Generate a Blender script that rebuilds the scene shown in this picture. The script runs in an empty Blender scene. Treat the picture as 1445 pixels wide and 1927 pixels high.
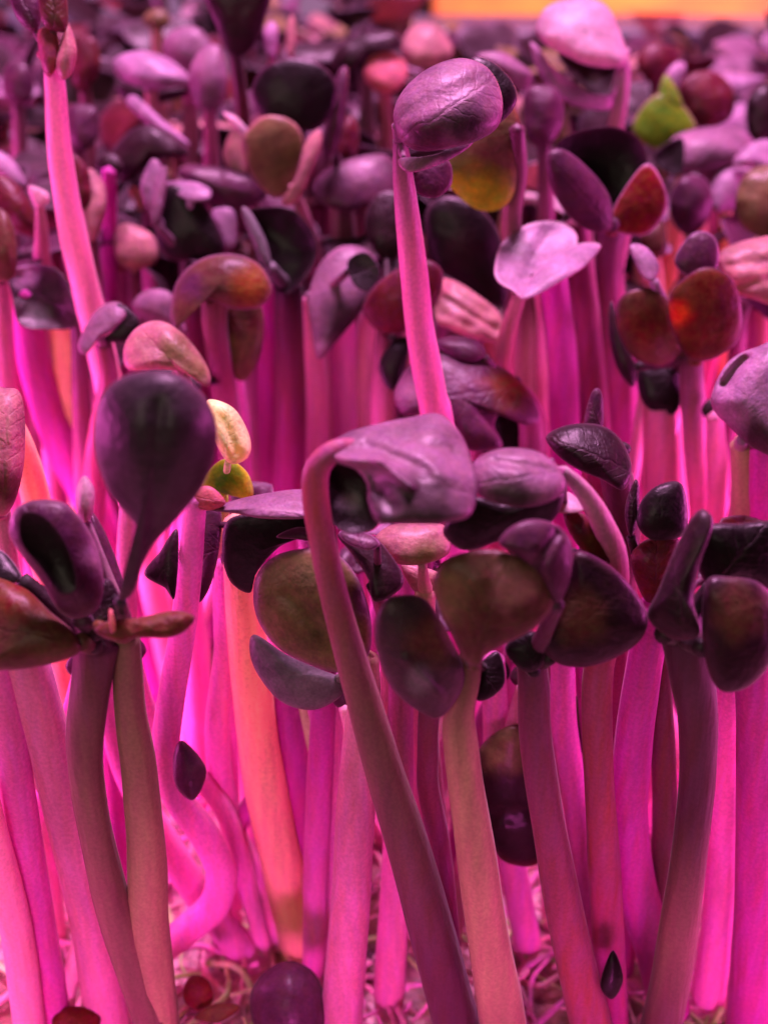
import bpy, math, random
from mathutils import Vector, noise
random.seed(11)
rnd = random.random
sc = bpy.context.scene
CM = 0.01                      # the script thinks in centimetres, the scene is in metres

# ------------------------------------------------------------------ camera
W, HPX = 1445.0, 1927.0
FOV, PITCH, CAMZ = math.radians(45), math.radians(33), 7.3
FPX = HPX / 2 / math.tan(FOV / 2)
cam_d = bpy.data.cameras.new('camera'); cam = bpy.data.objects.new('camera', cam_d)
sc.collection.objects.link(cam); sc.camera = cam
cam.location = (0, 0, CAMZ * CM); cam.rotation_euler = (math.pi / 2 - PITCH, 0, 0)
cam_d.sensor_fit = 'VERTICAL'; cam_d.sensor_height = 24; cam_d.sensor_width = 18
cam_d.lens = 12 / math.tan(FOV / 2)
cam_d.clip_start = 0.001; cam_d.clip_end = 10
cam_d.dof.use_dof = True; cam_d.dof.focus_distance = 0.066; cam_d.dof.aperture_fstop = 25

# ------------------------------------------------------------------ world and lamps
wd = bpy.data.worlds.new('World'); sc.world = wd; wd.use_nodes = True
bg = wd.node_tree.nodes['Background']
bg.inputs[0].default_value = (1.0, 0.5, 0.75, 1); bg.inputs[1].default_value = 0.018

def area(name, loc, target, size, size_y, power, color, spread=180):
    l = bpy.data.lights.new(name, 'AREA'); l.shape = 'RECTANGLE'; l.size = size * CM; l.size_y = size_y * CM
    l.energy = power; l.color = color; l.spread = math.radians(spread)
    o = bpy.data.objects.new(name, l); sc.collection.objects.link(o)
    o.location = Vector(loc) * CM
    o.rotation_euler = (Vector(target) - Vector(loc)).to_track_quat('-Z', 'Y').to_euler()
    return o
LILAC = (1.0, 0.40, 0.84)
HOT = (1.0, 0.10, 0.62)
area('grow_lamp', (1, 17, 30), (0, 9, 2), 10, 7, 3.0, LILAC)
area('side_fill', (-12, 8.0, 3.0), (0, 8.0, 1.0), 9, 4, 0.26, HOT)  # added fill from both sides, making the deep stems glow pink
area('side_fill', (12, 8.0, 3.0), (0, 8.0, 1.0), 9, 4, 0.26, HOT)
area('side_fill', (-5.6, 6.0, 1.7), (0, 8.6, 1.1), 2.5, 2.4, 0.022, HOT, 75)  # added narrow fill pair, aimed past the front row at deeper stems
area('side_fill', (5.6, 6.0, 1.7), (0, 8.6, 1.1), 2.5, 2.4, 0.022, HOT, 75)
area('low_fill', (0, -5.5, 2.2), (0, 6.5, 0.2), 9, 2, 0.010, HOT, 26)  # added fill from behind the camera, brightening the lower stems
area('room_lamp', (-6, -9, 14), (0, 6, 2.5), 8, 8, 0.075, (1.0, 0.80, 0.64))
area('board_fill', (11, 21, 7), (9, 26, 3), 4, 3, 0.22, (1.0, 0.62, 0.42))  # added warm fill, keeps the board orange under the pink light

sc.view_settings.view_transform = 'Standard'; sc.view_settings.look = 'None'
sc.view_settings.exposure = 0.0; sc.view_settings.gamma = 1.0; sc.view_settings.use_curve_mapping = False
sc.render.engine = 'CYCLES'
sc.cycles.use_denoising = True
sc.cycles.max_bounces = 10; sc.cycles.diffuse_bounces = 6; sc.cycles.transmission_bounces = 6
sc.cycles.sample_clamp_indirect = 4
sc.cycles.caustics_reflective = False; sc.cycles.caustics_refractive = False

# ------------------------------------------------------------------ pixel <-> space
CP, SP = math.cos(PITCH), math.sin(PITCH)
CAM = Vector((0, 0, CAMZ))
def ray(px, py):
    xc = (px - W / 2) / FPX; yc = -(py - HPX / 2) / FPX
    return Vector((xc, CP + yc * SP, -SP + yc * CP))       # forward component is 1
def at(px, py, Y):
    d = ray(px, py); return CAM + d * (Y / d.y)
def depth_at(px, py, Y):
    return Y / ray(px, py).y
def to_px(p):
    v = p - CAM; f = v.y * CP - v.z * SP; u = v.y * SP + v.z * CP
    return (W / 2 + FPX * v.x / f, HPX / 2 - FPX * u / f, f)

# ------------------------------------------------------------------ materials
def new_mat(name):
    m = bpy.data.materials.new(name); m.use_nodes = True
    nt = m.node_tree
    for n in list(nt.nodes): nt.nodes.remove(n)
    return m, nt
def nd(nt, kind, **kw):
    n = nt.nodes.new(kind)
    for k, v in kw.items(): setattr(n, k, v)
    return n

def pigment_material(name, rough, spec, sheen, bumps, mott, sss=0.0, transl=True, coat=0.0, stretch=(1, 1, 1), tmul=(2.2, 1.3, 1.0), veins=False, speck=0.12):
    m, nt = new_mat(name); L = nt.links.new
    out = nd(nt, 'ShaderNodeOutputMaterial'); pb = nd(nt, 'ShaderNodeBsdfPrincipled')
    att = nd(nt, 'ShaderNodeAttribute', attribute_name='pig')
    tc = nd(nt, 'ShaderNodeTexCoord'); mp = nd(nt, 'ShaderNodeMapping')
    mp.inputs['Scale'].default_value = stretch
    L(tc.outputs['Object'], mp.inputs['Vector'])
    n1 = nd(nt, 'ShaderNodeTexNoise'); n1.inputs['Scale'].default_value = mott[0]; n1.inputs['Detail'].default_value = 5
    n1.inputs['Roughness'].default_value = 0.62
    L(mp.outputs[0], n1.inputs['Vector'])
    r1 = nd(nt, 'ShaderNodeMapRange'); r1.inputs[1].default_value = 0.3; r1.inputs[2].default_value = 0.7
    r1.inputs[3].default_value = 1 - mott[1]; r1.inputs[4].default_value = 1 + mott[1]
    L(n1.outputs[0], r1.inputs[0])
    mul = nd(nt, 'ShaderNodeVectorMath', operation='SCALE'); L(att.outputs['Color'], mul.inputs[0]); L(r1.outputs[0], mul.inputs['Scale'])
    n2 = nd(nt, 'ShaderNodeTexNoise'); n2.inputs['Scale'].default_value = mott[0] * 5; n2.inputs['Detail'].default_value = 3
    L(mp.outputs[0], n2.inputs['Vector'])
    hs = nd(nt, 'ShaderNodeHueSaturation')
    n4 = nd(nt, 'ShaderNodeTexNoise'); n4.inputs['Scale'].default_value = 5200; n4.inputs['Detail'].default_value = 1
    L(tc.outputs['Object'], n4.inputs['Vector'])
    r4 = nd(nt, 'ShaderNodeMapRange'); r4.inputs[1].default_value = 0.3; r4.inputs[2].default_value = 0.7; r4.inputs[3].default_value = 1 - speck; r4.inputs[4].default_value = 1 + speck
    L(n4.outputs[0], r4.inputs[0]); L(r4.outputs[0], hs.inputs['Value'])
    r2 = nd(nt, 'ShaderNodeMapRange'); r2.inputs[1].default_value = 0.3; r2.inputs[2].default_value = 0.7
    r2.inputs[3].default_value = 0.47; r2.inputs[4].default_value = 0.53
    L(n2.outputs[0], r2.inputs[0]); L(r2.outputs[0], hs.inputs['Hue']); L(mul.outputs[0], hs.inputs['Color'])
    L(hs.outputs[0], pb.inputs['Base Color'])
    rr = nd(nt, 'ShaderNodeMapRange'); rr.inputs[1].default_value = 0.3; rr.inputs[2].default_value = 0.7
    rr.inputs[3].default_value = rough - 0.09; rr.inputs[4].default_value = rough + 0.11
    L(n2.outputs[0], rr.inputs[0]); L(rr.outputs[0], pb.inputs['Roughness'])
    pb.inputs['Specular IOR Level'].default_value = spec
    pb.inputs['Sheen Weight'].default_value = sheen; pb.inputs['Sheen Roughness'].default_value = 0.4
    pb.inputs['Coat Weight'].default_value = coat; pb.inputs['Coat Roughness'].default_value = 0.22
    if sss:
        pb.inputs['Subsurface Weight'].default_value = sss
        pb.inputs['Subsurface Radius'].default_value = (1.0, 0.35, 0.6)
        pb.inputs['Subsurface Scale'].default_value = 0.0008
    prev = None
    if veins:                                              # branching veins in the blade's own coordinates (x along, y across)
        lu = nd(nt, 'ShaderNodeAttribute', attribute_name='blade'); sx = nd(nt, 'ShaderNodeSeparateXYZ')
        n3 = nd(nt, 'ShaderNodeTexNoise'); n3.inputs['Scale'].default_value = 3.5; n3.inputs['Detail'].default_value = 2
        vsc = nd(nt, 'ShaderNodeVectorMath', operation='MULTIPLY'); vsc.inputs[1].default_value = (1, 1, 40)
        L(lu.outputs['Vector'], vsc.inputs[0]); L(vsc.outputs[0], n3.inputs['Vector'])
        ofs = nd(nt, 'ShaderNodeVectorMath', operation='MULTIPLY_ADD'); ofs.inputs[1].default_value = (.22, .22, 0)
        L(n3.outputs['Color'], ofs.inputs[0]); L(lu.outputs['Vector'], ofs.inputs[2]); L(ofs.outputs[0], sx.inputs[0])
        def mth(op, a, b=None, c=None):
            q = nd(nt, 'ShaderNodeMath', operation=op)
            for k, v in enumerate((a, b, c)):
                if v is None: continue
                if isinstance(v, (int, float)): q.inputs[k].default_value = v
                else: L(v, q.inputs[k])
            return q.outputs[0]
        av = mth('ABSOLUTE', mth('SUBTRACT', sx.outputs['Y'], .11))
        ch = mth('FRACT', mth('ADD', mth('MULTIPLY', mth('SUBTRACT', sx.outputs['X'], mth('MULTIPLY', av, .8)), 3.4), 20))
        side_ = mth('MAXIMUM', mth('SUBTRACT', 1.0, mth('MULTIPLY', mth('ABSOLUTE', mth('SUBTRACT', ch, .5)), 7.0)), 0.0)
        side_ = mth('MULTIPLY', side_, mth('MAXIMUM', mth('SUBTRACT', 1.0, mth('MULTIPLY', av, 1.15)), 0.0))
        mid_ = mth('MAXIMUM', mth('SUBTRACT', 1.0, mth('MULTIPLY', av, 16.0)), 0.0)
        vein = mth('MULTIPLY', mth('MAXIMUM', mth('MULTIPLY', side_, .55), mid_), sx.outputs['Z'])
        vb = nd(nt, 'ShaderNodeBump'); vb.inputs['Distance'].default_value = 0.00008; vb.inputs['Strength'].default_value = 1.0; vb.invert = True
        L(vein, vb.inputs['Height']); prev = vb
        vc = nd(nt, 'ShaderNodeMix', data_type='RGBA', blend_type='MIX')
        L(mth('MULTIPLY', vein, .08), vc.inputs[0]); L(hs.outputs[0], vc.inputs[6]); vc.inputs[7].default_value = (.30, .14, .20, 1)
        L(vc.outputs[2], pb.inputs['Base Color'])
    for sc_, dist in bumps:
        nb = nd(nt, 'ShaderNodeTexNoise'); nb.inputs['Scale'].default_value = sc_; nb.inputs['Detail'].default_value = 3
        L(mp.outputs[0], nb.inputs['Vector'])
        b = nd(nt, 'ShaderNodeBump'); b.inputs['Distance'].default_value = dist; b.inputs['Strength'].default_value = 1.0
        L(nb.outputs[0], b.inputs['Height'])
        if prev: L(prev.outputs[0], b.inputs['Normal'])
        prev = b
    if prev: L(prev.outputs[0], pb.inputs['Normal'])
    if transl:
        tr = nd(nt, 'ShaderNodeBsdfTranslucent'); mx = nd(nt, 'ShaderNodeMixShader')
        g = nd(nt, 'ShaderNodeVectorMath', operation='MULTIPLY'); g.inputs[1].default_value = tmul
        L(hs.outputs[0], g.inputs[0]); L(g.outputs[0], tr.inputs['Color'])
        L(att.outputs['Alpha'], mx.inputs[0]); L(pb.outputs[0], mx.inputs[1]); L(tr.outputs[0], mx.inputs[2])
        L(mx.outputs[0], out.inputs[0])
    else:
        L(pb.outputs[0], out.inputs[0])
    return m

M_LEAF = pigment_material('leaf_skin', 0.46, 0.16, 0.03, [(700, 0.00013), (2600, 0.00006)], (420, 0.45), coat=0.08, veins=True)
M_STEM = pigment_material('stem_skin', 0.55, 0.35, 0.08, [(900, 0.0001), (3500, 0.00005)], (420, 0.30), transl=True, stretch=(1, 1, 0.14), speck=0.10, tmul=(1.1, .9, 1.15))
M_DRY = pigment_material('dry_husk', 0.6, 0.3, 0.1, [(800, 0.0004), (2500, 0.0001)], (500, 0.4))

# natural pigments and one painted leaf glow (linear), alpha = how much light passes through
FINE = tuple(i / 30 for i in range(1, 28)) + (.93, .96, .985, 1.0)
P = dict(dark=(.020, .006, .010, .02), plum=(.070, .018, .044, .10), lilac=(.30, .17, .27, .15), mauve=(.21, .105, .165, .12),
         slate=(.052, .026, .036, .05), dusk=(.034, .021, .029, .03), olive=(.15, .105, .045, .10), brown=(.10, .04, .025, .15), green=(.13, .32, .012, .35), lime_glow=(.24, .42, .02, .5),
         red=(.17, .014, .010, .30), rust=(.13, .032, .012, .25), pale=(.46, .32, .39, .25), grey=(.13, .12, .13, .06),
         yellow=(.42, .64, .03, .35), coral=(.52, .17, .20, .25), wine=(.10, .012, .022, .2), pinkb=(.36, .17, .17, .2),
         black=(.007, .003, .004, .0), cream=(.60, .80, .32, .3),
         # stems
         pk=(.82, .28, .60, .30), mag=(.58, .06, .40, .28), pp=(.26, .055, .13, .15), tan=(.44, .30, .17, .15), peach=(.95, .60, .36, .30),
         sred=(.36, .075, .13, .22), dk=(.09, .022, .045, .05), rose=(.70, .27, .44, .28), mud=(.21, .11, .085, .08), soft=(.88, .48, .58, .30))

# ------------------------------------------------------------------ mesh builders
def link(name, verts, faces, pig, mat, base, parent, blade=None):
    me = bpy.data.meshes.new(name)
    b = Vector(base)
    me.from_pydata([tuple((v - b) * CM) for v in verts], [], faces)
    ca = me.color_attributes.new('pig', 'FLOAT_COLOR', 'POINT')
    ca.data.foreach_set('color', [c for p in pig for c in p])
    if blade:
        at_ = me.attributes.new('blade', 'FLOAT_VECTOR', 'POINT'); at_.data.foreach_set('vector', [c for p in blade for c in p])
    me.polygons.foreach_set('use_smooth', [True] * len(faces))
    me.materials.append(mat); me.update()
    o = bpy.data.objects.new(name, me); sc.collection.objects.link(o)
    if parent is not None: o.parent = parent
    else: o.location = b * CM
    return o

def catmull(pts, n, closed):
    out = []; k = len(pts); segs = k if closed else k - 1
    for i in range(n):
        t = i / n * segs if closed else i / (n - 1) * segs
        s = min(int(t), segs - 1); f = t - s
        g = (lambda j: pts[j % k]) if closed else (lambda j: pts[max(0, min(k - 1, j))])
        a, b, c, d = g(s - 1), g(s), g(s + 1), g(s + 2)
        out.append(tuple(0.5 * ((2 * b[q]) + (-a[q] + c[q]) * f + (2 * a[q] - 5 * b[q] + 4 * c[q] - d[q]) * f * f + (-a[q] + 3 * b[q] - 3 * c[q] + d[q]) * f ** 3) for q in range(len(b))))
    return out
def mixc(a, b, t): return tuple(a[i] + (b[i] - a[i]) * t for i in range(4))
RINGS = (.10, .22, .34, .46, .57, .67, .76, .84, .90, .945, .975, .993, 1.0)
BL = []
def rimprof(r):
    return 1.0 if r < .90 else math.sqrt(max(0.0, 1 - ((r - .90) / .10) ** 2))

def shell(ns, rings, front, back, pigf, bladef=None):
    BL.clear()
    """front/back(angle index, r) -> Vector; closed leaf body with a round rim"""
    V, C, F = [], [], []
    def ring(fn, r):
        s = len(V)
        for i in range(ns):
            V.append(fn(i, r)); C.append(pigf(i, r))
            if bladef: BL.append(bladef(i, r))
        return s
    def side(fn, flip, rim):
        c = len(V); V.append(fn(0, 0.0)); C.append(pigf(0, 0.0))
        if bladef: BL.append(bladef(0, 0.0))
        prev = None
        for r in rings:
            s = rim if r == 1.0 and rim is not None else ring(fn, r)
            if prev is None:
                for i in range(ns):
                    f = (c, s + i, s + (i + 1) % ns); F.append(f[::-1] if flip else f)
            else:
                for i in range(ns):
                    f = (prev + i, s + i, s + (i + 1) % ns, prev + (i + 1) % ns); F.append(f[::-1] if flip else f)
            prev = s
        return prev
    rim = side(front, True, None)
    side(back, False, rim)
    return V, F, C

HIDE = []        # (outline, Y) of the leaves traced from the photograph, used to tuck other heads behind
def leaf_px(name, outline, Y, pig, base, parent, ty=0.0, tx=0.0, b=0.45, bp=0.6, th=0.03, c=None, root_px=None, rib=None, creases=(), spots=(),
            rim=None, wob=0.02, mat=None, ns=72, sag=0.0, rings=RINGS):
    pts = catmull(outline, ns, True)
    cx = sum(p[0] for p in pts) / ns; cy = sum(p[1] for p in pts) / ns
    if c: cx, cy = c
    D0 = depth_at(cx, cy, Y); k = D0 / FPX
    S = sum(math.hypot(p[0] - cx, p[1] - cy) for p in pts) / ns * k
    HIDE.append((pts, Y))
    seed = Vector((cx * .013, cy * .017, Y))
    rimc = rim if rim else mixc(pig, P['mauve'], .28)
    def depth(px, py, r):
        dx, dy = (px - cx) * k, (py - cy) * k
        d = D0 + tx * dx + ty * dy - b * S * (max(0.0, 1 - r * r) ** bp) + sag * dx * dx / max(S, .01)
        n = noise.noise(Vector((px * k * 3.2, py * k * 3.2, 0)) + seed) + .5 * noise.noise(Vector((px * k * 8, py * k * 8, 3)) + seed)
        d += wob * n * (0.4 + .6 * r)
        for (x0, y0, x1, y1, w, h) in ([(rib[0], rib[1], rib[2], rib[3], 14, .02)] if rib else []) + list(creases):
            L2 = (x1 - x0) ** 2 + (y1 - y0) ** 2
            t = max(0, min(1, ((px - x0) * (x1 - x0) + (py - y0) * (y1 - y0)) / L2))
            q = math.hypot(px - x0 - t * (x1 - x0), py - y0 - t * (y1 - y0))
            d += h * math.exp(-(q / w) ** 2) * min(1, (1 - r) * 6)
        return d
    def pos(i, r): return cx + (pts[i][0] - cx) * r, cy + (pts[i][1] - cy) * r
    def front(i, r):
        x, y = pos(i, r); return CAM + ray(x, y) * (depth(x, y, r) - th / 2 * rimprof(r))
    def back(i, r):
        x, y = pos(i, r); return CAM + ray(x, y) * (depth(x, y, r) + th / 2 * rimprof(r))
    def pigf(i, r):
        x, y = pos(i, r); col = mixc(pig, rimc, max(0, (r - .88) / .12) ** 2)
        for (sx, sy, sr, sp) in spots:
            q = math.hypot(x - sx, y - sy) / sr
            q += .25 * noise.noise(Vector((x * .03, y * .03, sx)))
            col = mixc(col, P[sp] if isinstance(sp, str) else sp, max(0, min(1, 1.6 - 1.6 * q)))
        return col
    vs = (abs(math.sin(cx * 12.9 + cy * 7.3)) ** 1.5) * .55 if root_px else 0.0
    rp = root_px or (cx, cy + 1)                           # midrib runs from the stalk end through the middle
    ax, ay = cx - rp[0], cy - rp[1]; al = math.hypot(ax, ay) or 1; ax /= al; ay /= al
    S2 = S / k
    def bladef(i, r):
        x, y = pos(i, r); dx, dy = (x - cx) / S2, (y - cy) / S2
        return (dx * ax + dy * ay, -dx * ay + dy * ax, vs)
    V, F, C = shell(ns, rings, front, back, pigf, bladef)
    return link(name, V, F, C, mat or M_LEAF, base, parent, BL)

def tube(pts, rads, cols, ns=14, cap=True, samples=44, lumpy=.07, seed=0):
    """spline tube; pts are cm vectors"""
    P3 = catmull([tuple(p) for p in pts], samples, False)
    R = catmull([(r,) for r in rads], samples, False)
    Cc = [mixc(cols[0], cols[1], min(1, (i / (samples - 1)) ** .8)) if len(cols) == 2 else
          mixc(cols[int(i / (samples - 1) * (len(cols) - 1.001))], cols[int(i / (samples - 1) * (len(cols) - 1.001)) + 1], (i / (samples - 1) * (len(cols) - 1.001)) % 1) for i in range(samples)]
    P3 = [Vector(p) for p in P3]
    V, F, C = [], [], []
    nrm = None
    for i in range(samples):
        t = (P3[min(i + 1, samples - 1)] - P3[max(i - 1, 0)])
        t = t.normalized() if t.length > 1e-9 else Vector((0, 0, -1))
        if nrm is None:
            nrm = t.cross(Vector((1, .3, .2))).normalized()
        nrm = (nrm - t * nrm.dot(t)).normalized(); bi = t.cross(nrm)
        for j in range(ns):
            a = 2 * math.pi * j / ns
            rr = R[i][0] * (1 + lumpy * noise.noise(Vector((i * .22, math.cos(a) * .9, seed + math.sin(a) * .9))))
            V.append(P3[i] + (nrm * math.cos(a) + bi * math.sin(a)) * rr); C.append(Cc[i])
    for i in range(samples - 1):
        for j in range(ns):
            F.append((i * ns + j, i * ns + (j + 1) % ns, (i + 1) * ns + (j + 1) % ns, (i + 1) * ns + j))
    if cap:
        t0 = (P3[0] - P3[1]).normalized(); s = len(V); V.append(P3[0] + t0 * R[0][0] * .6); C.append(Cc[0])
        for j in range(ns): F.append((s, (j + 1) % ns, j))
        t1 = (P3[-1] - P3[-2]).normalized(); s = len(V); V.append(P3[-1] + t1 * R[-1][0] * .3); C.append(Cc[-1])
        o = (samples - 1) * ns
        for j in range(ns): F.append((s, o + j, o + (j + 1) % ns))
    return V, F, C

def merge(parts):
    V, F, C = [], [], []
    for v, f, c in parts:
        o = len(V); V += v; C += c; F += [tuple(i + o for i in q) for q in f]
    return V, F, C

def thing(name, label, cat, base, group=None):
    o = bpy.data.objects.new(name, None); sc.collection.objects.link(o)
    o.location = Vector(base) * CM; o.empty_display_size = .002
    o['label'] = label; o['category'] = cat
    if group: o['group'] = group
    return o

STEMS = []
BASES = []
def sprout(label, Y, path, w, c, leaves=(), Yb=None, group=None, hook=()):
    """path: pixels from the crown down; w: pixel widths top..bottom; leaves: (name, outline, pigment, options)"""
    Yb = Y if Yb is None else Yb
    y0, y1 = path[0][1], max(p[1] for p in path)
    pts, rads = [], []
    n = len(path)
    for i, p in enumerate(path):
        Yi = Y + (Yb - Y) * (max(0, p[1] - y0) / max(1, 1927 - y0))
        if len(p) > 2: Yi += p[2]
        v = at(p[0], p[1], Yi)
        f = i / max(1, n - 1) * (len(w) - 1); a = min(int(f), len(w) - 2); ww = w[a] + (w[a + 1] - w[a]) * (f - a)
        rads.append(ww / 2 * depth_at(p[0], p[1], Yi) / FPX)
        pts.append(v)
    if pts[-1].z > 0.05:                                   # carry on down into the growing mat
        d = pts[-1] - pts[-2]; d = d / max(1e-6, abs(d.z)) if d.z < -1e-4 else Vector((0, 0, -1))
        z = pts[-1].z
        for q in (.5, 1.0):
            e = pts[-1] if q == .5 else pts[-1]
            sx = max(-.25, min(.25, d.x)); sy = max(-.3, min(.3, d.y))
            pts.append(Vector((pts[n - 1].x + sx * z * q * .8, pts[n - 1].y + sy * z * q * .8, z * (1 - q) - (0.1 if q == 1 else 0)))); rads.append(rads[n - 1] * (1.0 if q == .5 else .95))
    elif pts[-1].z < -.3:
        print('LOW', label, round(pts[-1].z, 2))
    base = (pts[-1].x, pts[-1].y, 0.0)
    root = thing('sprout', label, 'sprout', base, group)
    cols = [P[q] for q in c]
    parts = [tube(pts, rads, cols, seed=len(STEMS) * 1.7)]
    top = pts[0]
    for name, outline, pig, opt in leaves:
        opt = dict(opt); dy = opt.pop('dy', 0.0); pet = opt.pop('pet', True)
        ob = leaf_px(name, outline, Y + dy, P[pig], base, root, mat=M_DRY if name in ('seed_coat', 'dried_leaf') else None, root_px=path[0][:2], **opt)
        if pet:                                            # short stalk from the crown to the nearest edge of the blade
            best = min((v.co for v in ob.data.vertices), key=lambda q: (Vector(q) / CM + Vector(base) - top).length)
            e = Vector(best) / CM + Vector(base)
            if (e - top).length > .06:
                mid = (e + top) / 2 + Vector((0, 0.02, -.03))
                r = min(rads[0] * .7, .075)
                parts.append(tube([top, mid, e], [rads[0] * .8, r * .8, r * .6], [cols[0], P[pig]], ns=10, samples=10))
    V, F, C = merge(parts)
    link('stem', V, F, C, M_STEM, base, root)
    STEMS.append((path, Y)); BASES.append((base[0], base[1]))
    return root

exec_order = None
# ------------------------------------------------------------------ the setting
def sheet(name, x0, x1, y0, y1, nx, ny, hfn, mat, cfn=None):
    V, F, C = [], [], []
    for j in range(ny + 1):
        for i in range(nx + 1):
            x = x0 + (x1 - x0) * i / nx; y = y0 + (y1 - y0) * j / ny
            V.append(Vector((x, y, hfn(x, y)))); C.append(cfn(x, y) if cfn else (.8, .5, .5, 0))
    for j in range(ny):
        for i in range(nx):
            a = j * (nx + 1) + i; F.append((a, a + 1, a + nx + 2, a + nx + 1))
    return link(name, V, F, C, mat, (0, 0, 0), None)
M_MAT = pigment_material('growing_mat_fibre', 0.75, 0.25, 0.2, [(500, 0.0012), (1800, 0.0007)], (420, 0.6), transl=False)
g = sheet('growing_mat', -9, 9, -3, 19.4, 240, 300,
          lambda x, y: -.06 + .10 * noise.noise(Vector((x * 1.3, y * 1.3, 0))) + .05 * noise.noise(Vector((x * 4, y * 4, 2))) + .05 * noise.noise(Vector((x * 11, y * 11, 5))), M_MAT,
          lambda x, y: mixc((.72, .44, .50, 0), (.34, .13, .13, 0), max(0, min(1, .5 + 1.2 * noise.noise(Vector((x * 1.1, y * 1.1, 8)))))))
g['kind'] = 'structure'

def box_mesh(x0, x1, y0, y1, z0, z1, bev=0.12):
    import bmesh
    bm = bmesh.new(); bmesh.ops.create_cube(bm, size=1)
    for v in bm.verts: v.co = Vector(((x0 + x1) / 2 + v.co.x * (x1 - x0), (y0 + y1) / 2 + v.co.y * (y1 - y0), (z0 + z1) / 2 + v.co.z * (z1 - z0)))
    bmesh.ops.bevel(bm, geom=bm.edges[:], offset=bev, segments=3, affect='EDGES', profile=.5)
    V = [v.co.copy() for v in bm.verts]; bm.verts.index_update(); F = [tuple(v.index for v in f.verts) for f in bm.faces]; bm.free()
    return V, F
def box_obj(name, dims, col, mat, parent=None, base=(0, 0, 0)):
    V, F = box_mesh(*dims); o = link(name, V, F, [col] * len(V), mat, base, parent)
    o.data.polygons.foreach_set('use_smooth', [False] * len(F)); return o
M_PLASTIC = pigment_material('tray_plastic', 0.45, 0.5, 0.0, [(1500, 0.00005)], (120, 0.12), transl=False)
M_BOARD = pigment_material('painted_board', 0.6, 0.3, 0.0, [(120, 0.0004)], (25, 0.12), transl=False, stretch=(.3, 1, 1))
tray = thing('growing_tray', 'dull grey plastic tray rim behind the last rows of sprouts', 'tray', (0, 19.8, 0))
box_obj('rim', (-9.5, 9.5, 19.5, 20.1, -.3, 2.9), (.16, .12, .17, 0), M_PLASTIC, tray, (0, 19.8, 0))
box_obj('lip', (-9.7, 9.7, 19.35, 20.5, 2.9, 3.3), (.075, .055, .08, 0), M_PLASTIC, tray, (0, 19.8, 0))
bo = box_obj('orange_board', (1.0, 22, 27, 27.8, -1, 6), (.95, .27, .09, 0), M_BOARD)
bo['label'] = 'bright orange board standing behind the tray, top right corner'; bo['category'] = 'board'
bo = box_obj('grey_board', (-22, .7, 27.2, 27.9, -1, 6), (.22, .22, .28, 0), M_BOARD)
bo['label'] = 'blue grey board standing behind the tray on the left'; bo['category'] = 'board'
tb = box_obj('table', (-30, 30, -12, 34, -2.2, -1.01), (.18, .12, .12, 0), M_BOARD); tb['kind'] = 'structure'

# ------------------------------------------------------------------ front row
C = 'cotyledon'
sprout('sprout with one big upright dark spoon leaf and a red dried husk at its crown', 4.75,
       [(238, 1195), (244, 1320), (262, 1450), (276, 1600), (281, 1740), (300, 1930)], (52, 66, 76, 78), ('mud', 'tan', 'tan'),
       [(C, [(285, 697), (340, 706), (385, 745), (408, 802), (402, 865), (375, 925), (328, 982), (293, 1020), (270, 1062), (250, 1118), (222, 1128), (244, 1080), (264, 1030), (258, 992), (234, 962), (205, 925), (182, 865), (178, 810), (190, 750), (225, 712)],
         'dusk', dict(dy=-.18, ty=.4, b=.5, bp=.7, c=(290, 850), rib=(290, 1000, 300, 760))),
        ('dried_leaf', [(178, 1186), (212, 1166), (262, 1162), (328, 1149), (366, 1160), (350, 1186), (318, 1200), (262, 1200), (214, 1206)], 'rust', dict(dy=-.3, ty=-.4, b=.4, th=.03, wob=.04)),
        ('hair', [(205, 1150), (213, 1150), (219, 1185), (208, 1188)], 'coral', dict(dy=-.34, th=.015, b=.2, pet=False)),
        ('bud', [(160, 895), (178, 920), (176, 965), (161, 985), (146, 962), (145, 918)], 'pale', dict(dy=.25, b=.7)),
        (C, [(272, 1080), (300, 1040), (335, 998), (330, 1122), (310, 1106)], 'dark', dict(dy=.5, b=.3, pet=False)),
        (C, [(168, 965), (190, 985), (222, 1060), (238, 1130), (215, 1160), (185, 1130), (168, 1050)], 'plum', dict(dy=.3, b=.5))], Yb=4.62)
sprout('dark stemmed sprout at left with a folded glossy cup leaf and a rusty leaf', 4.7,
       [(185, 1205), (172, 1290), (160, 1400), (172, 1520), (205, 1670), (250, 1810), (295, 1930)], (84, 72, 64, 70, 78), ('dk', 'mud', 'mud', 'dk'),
       [(C, [(75, 940), (128, 950), (172, 1005), (195, 1080), (188, 1140), (150, 1165), (112, 1150), (82, 1100), (45, 1050), (18, 1003), (30, 957)], 'plum', dict(dy=-.05, ty=.2, tx=.1, b=.5, c=(105, 1055), rim=P['mauve'], spots=[(180, 1050, 45, 'mauve')])),
        ('hollow', [(40, 968), (78, 968), (118, 1010), (142, 1070), (143, 1112), (112, 1115), (78, 1070), (40, 1020)], 'black', dict(dy=-.27, ty=.2, tx=.1, b=-.25, th=.02, pet=False, rim=P['plum'])),  # black sheet over the blade, painted shade for the inside of the cup
        (C, [(-40, 1095), (40, 1103), (95, 1150), (140, 1190), (150, 1228), (85, 1252), (0, 1262), (-40, 1250)], 'brown', dict(dy=-.15, ty=-.2, b=.5, spots=[(30, 1115, 70, 'rust')])),
        (C, [(-30, 1030), (10, 1040), (42, 1085), (20, 1098), (-30, 1090)], 'black', dict(dy=.15, ty=-.5, b=.3, rim=P['pale'])),
        (C, [(196, 1090), (225, 1120), (228, 1170), (200, 1200), (150, 1215), (150, 1180)], 'dark', dict(dy=-.05, b=.4))], Yb=4.6)
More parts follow.
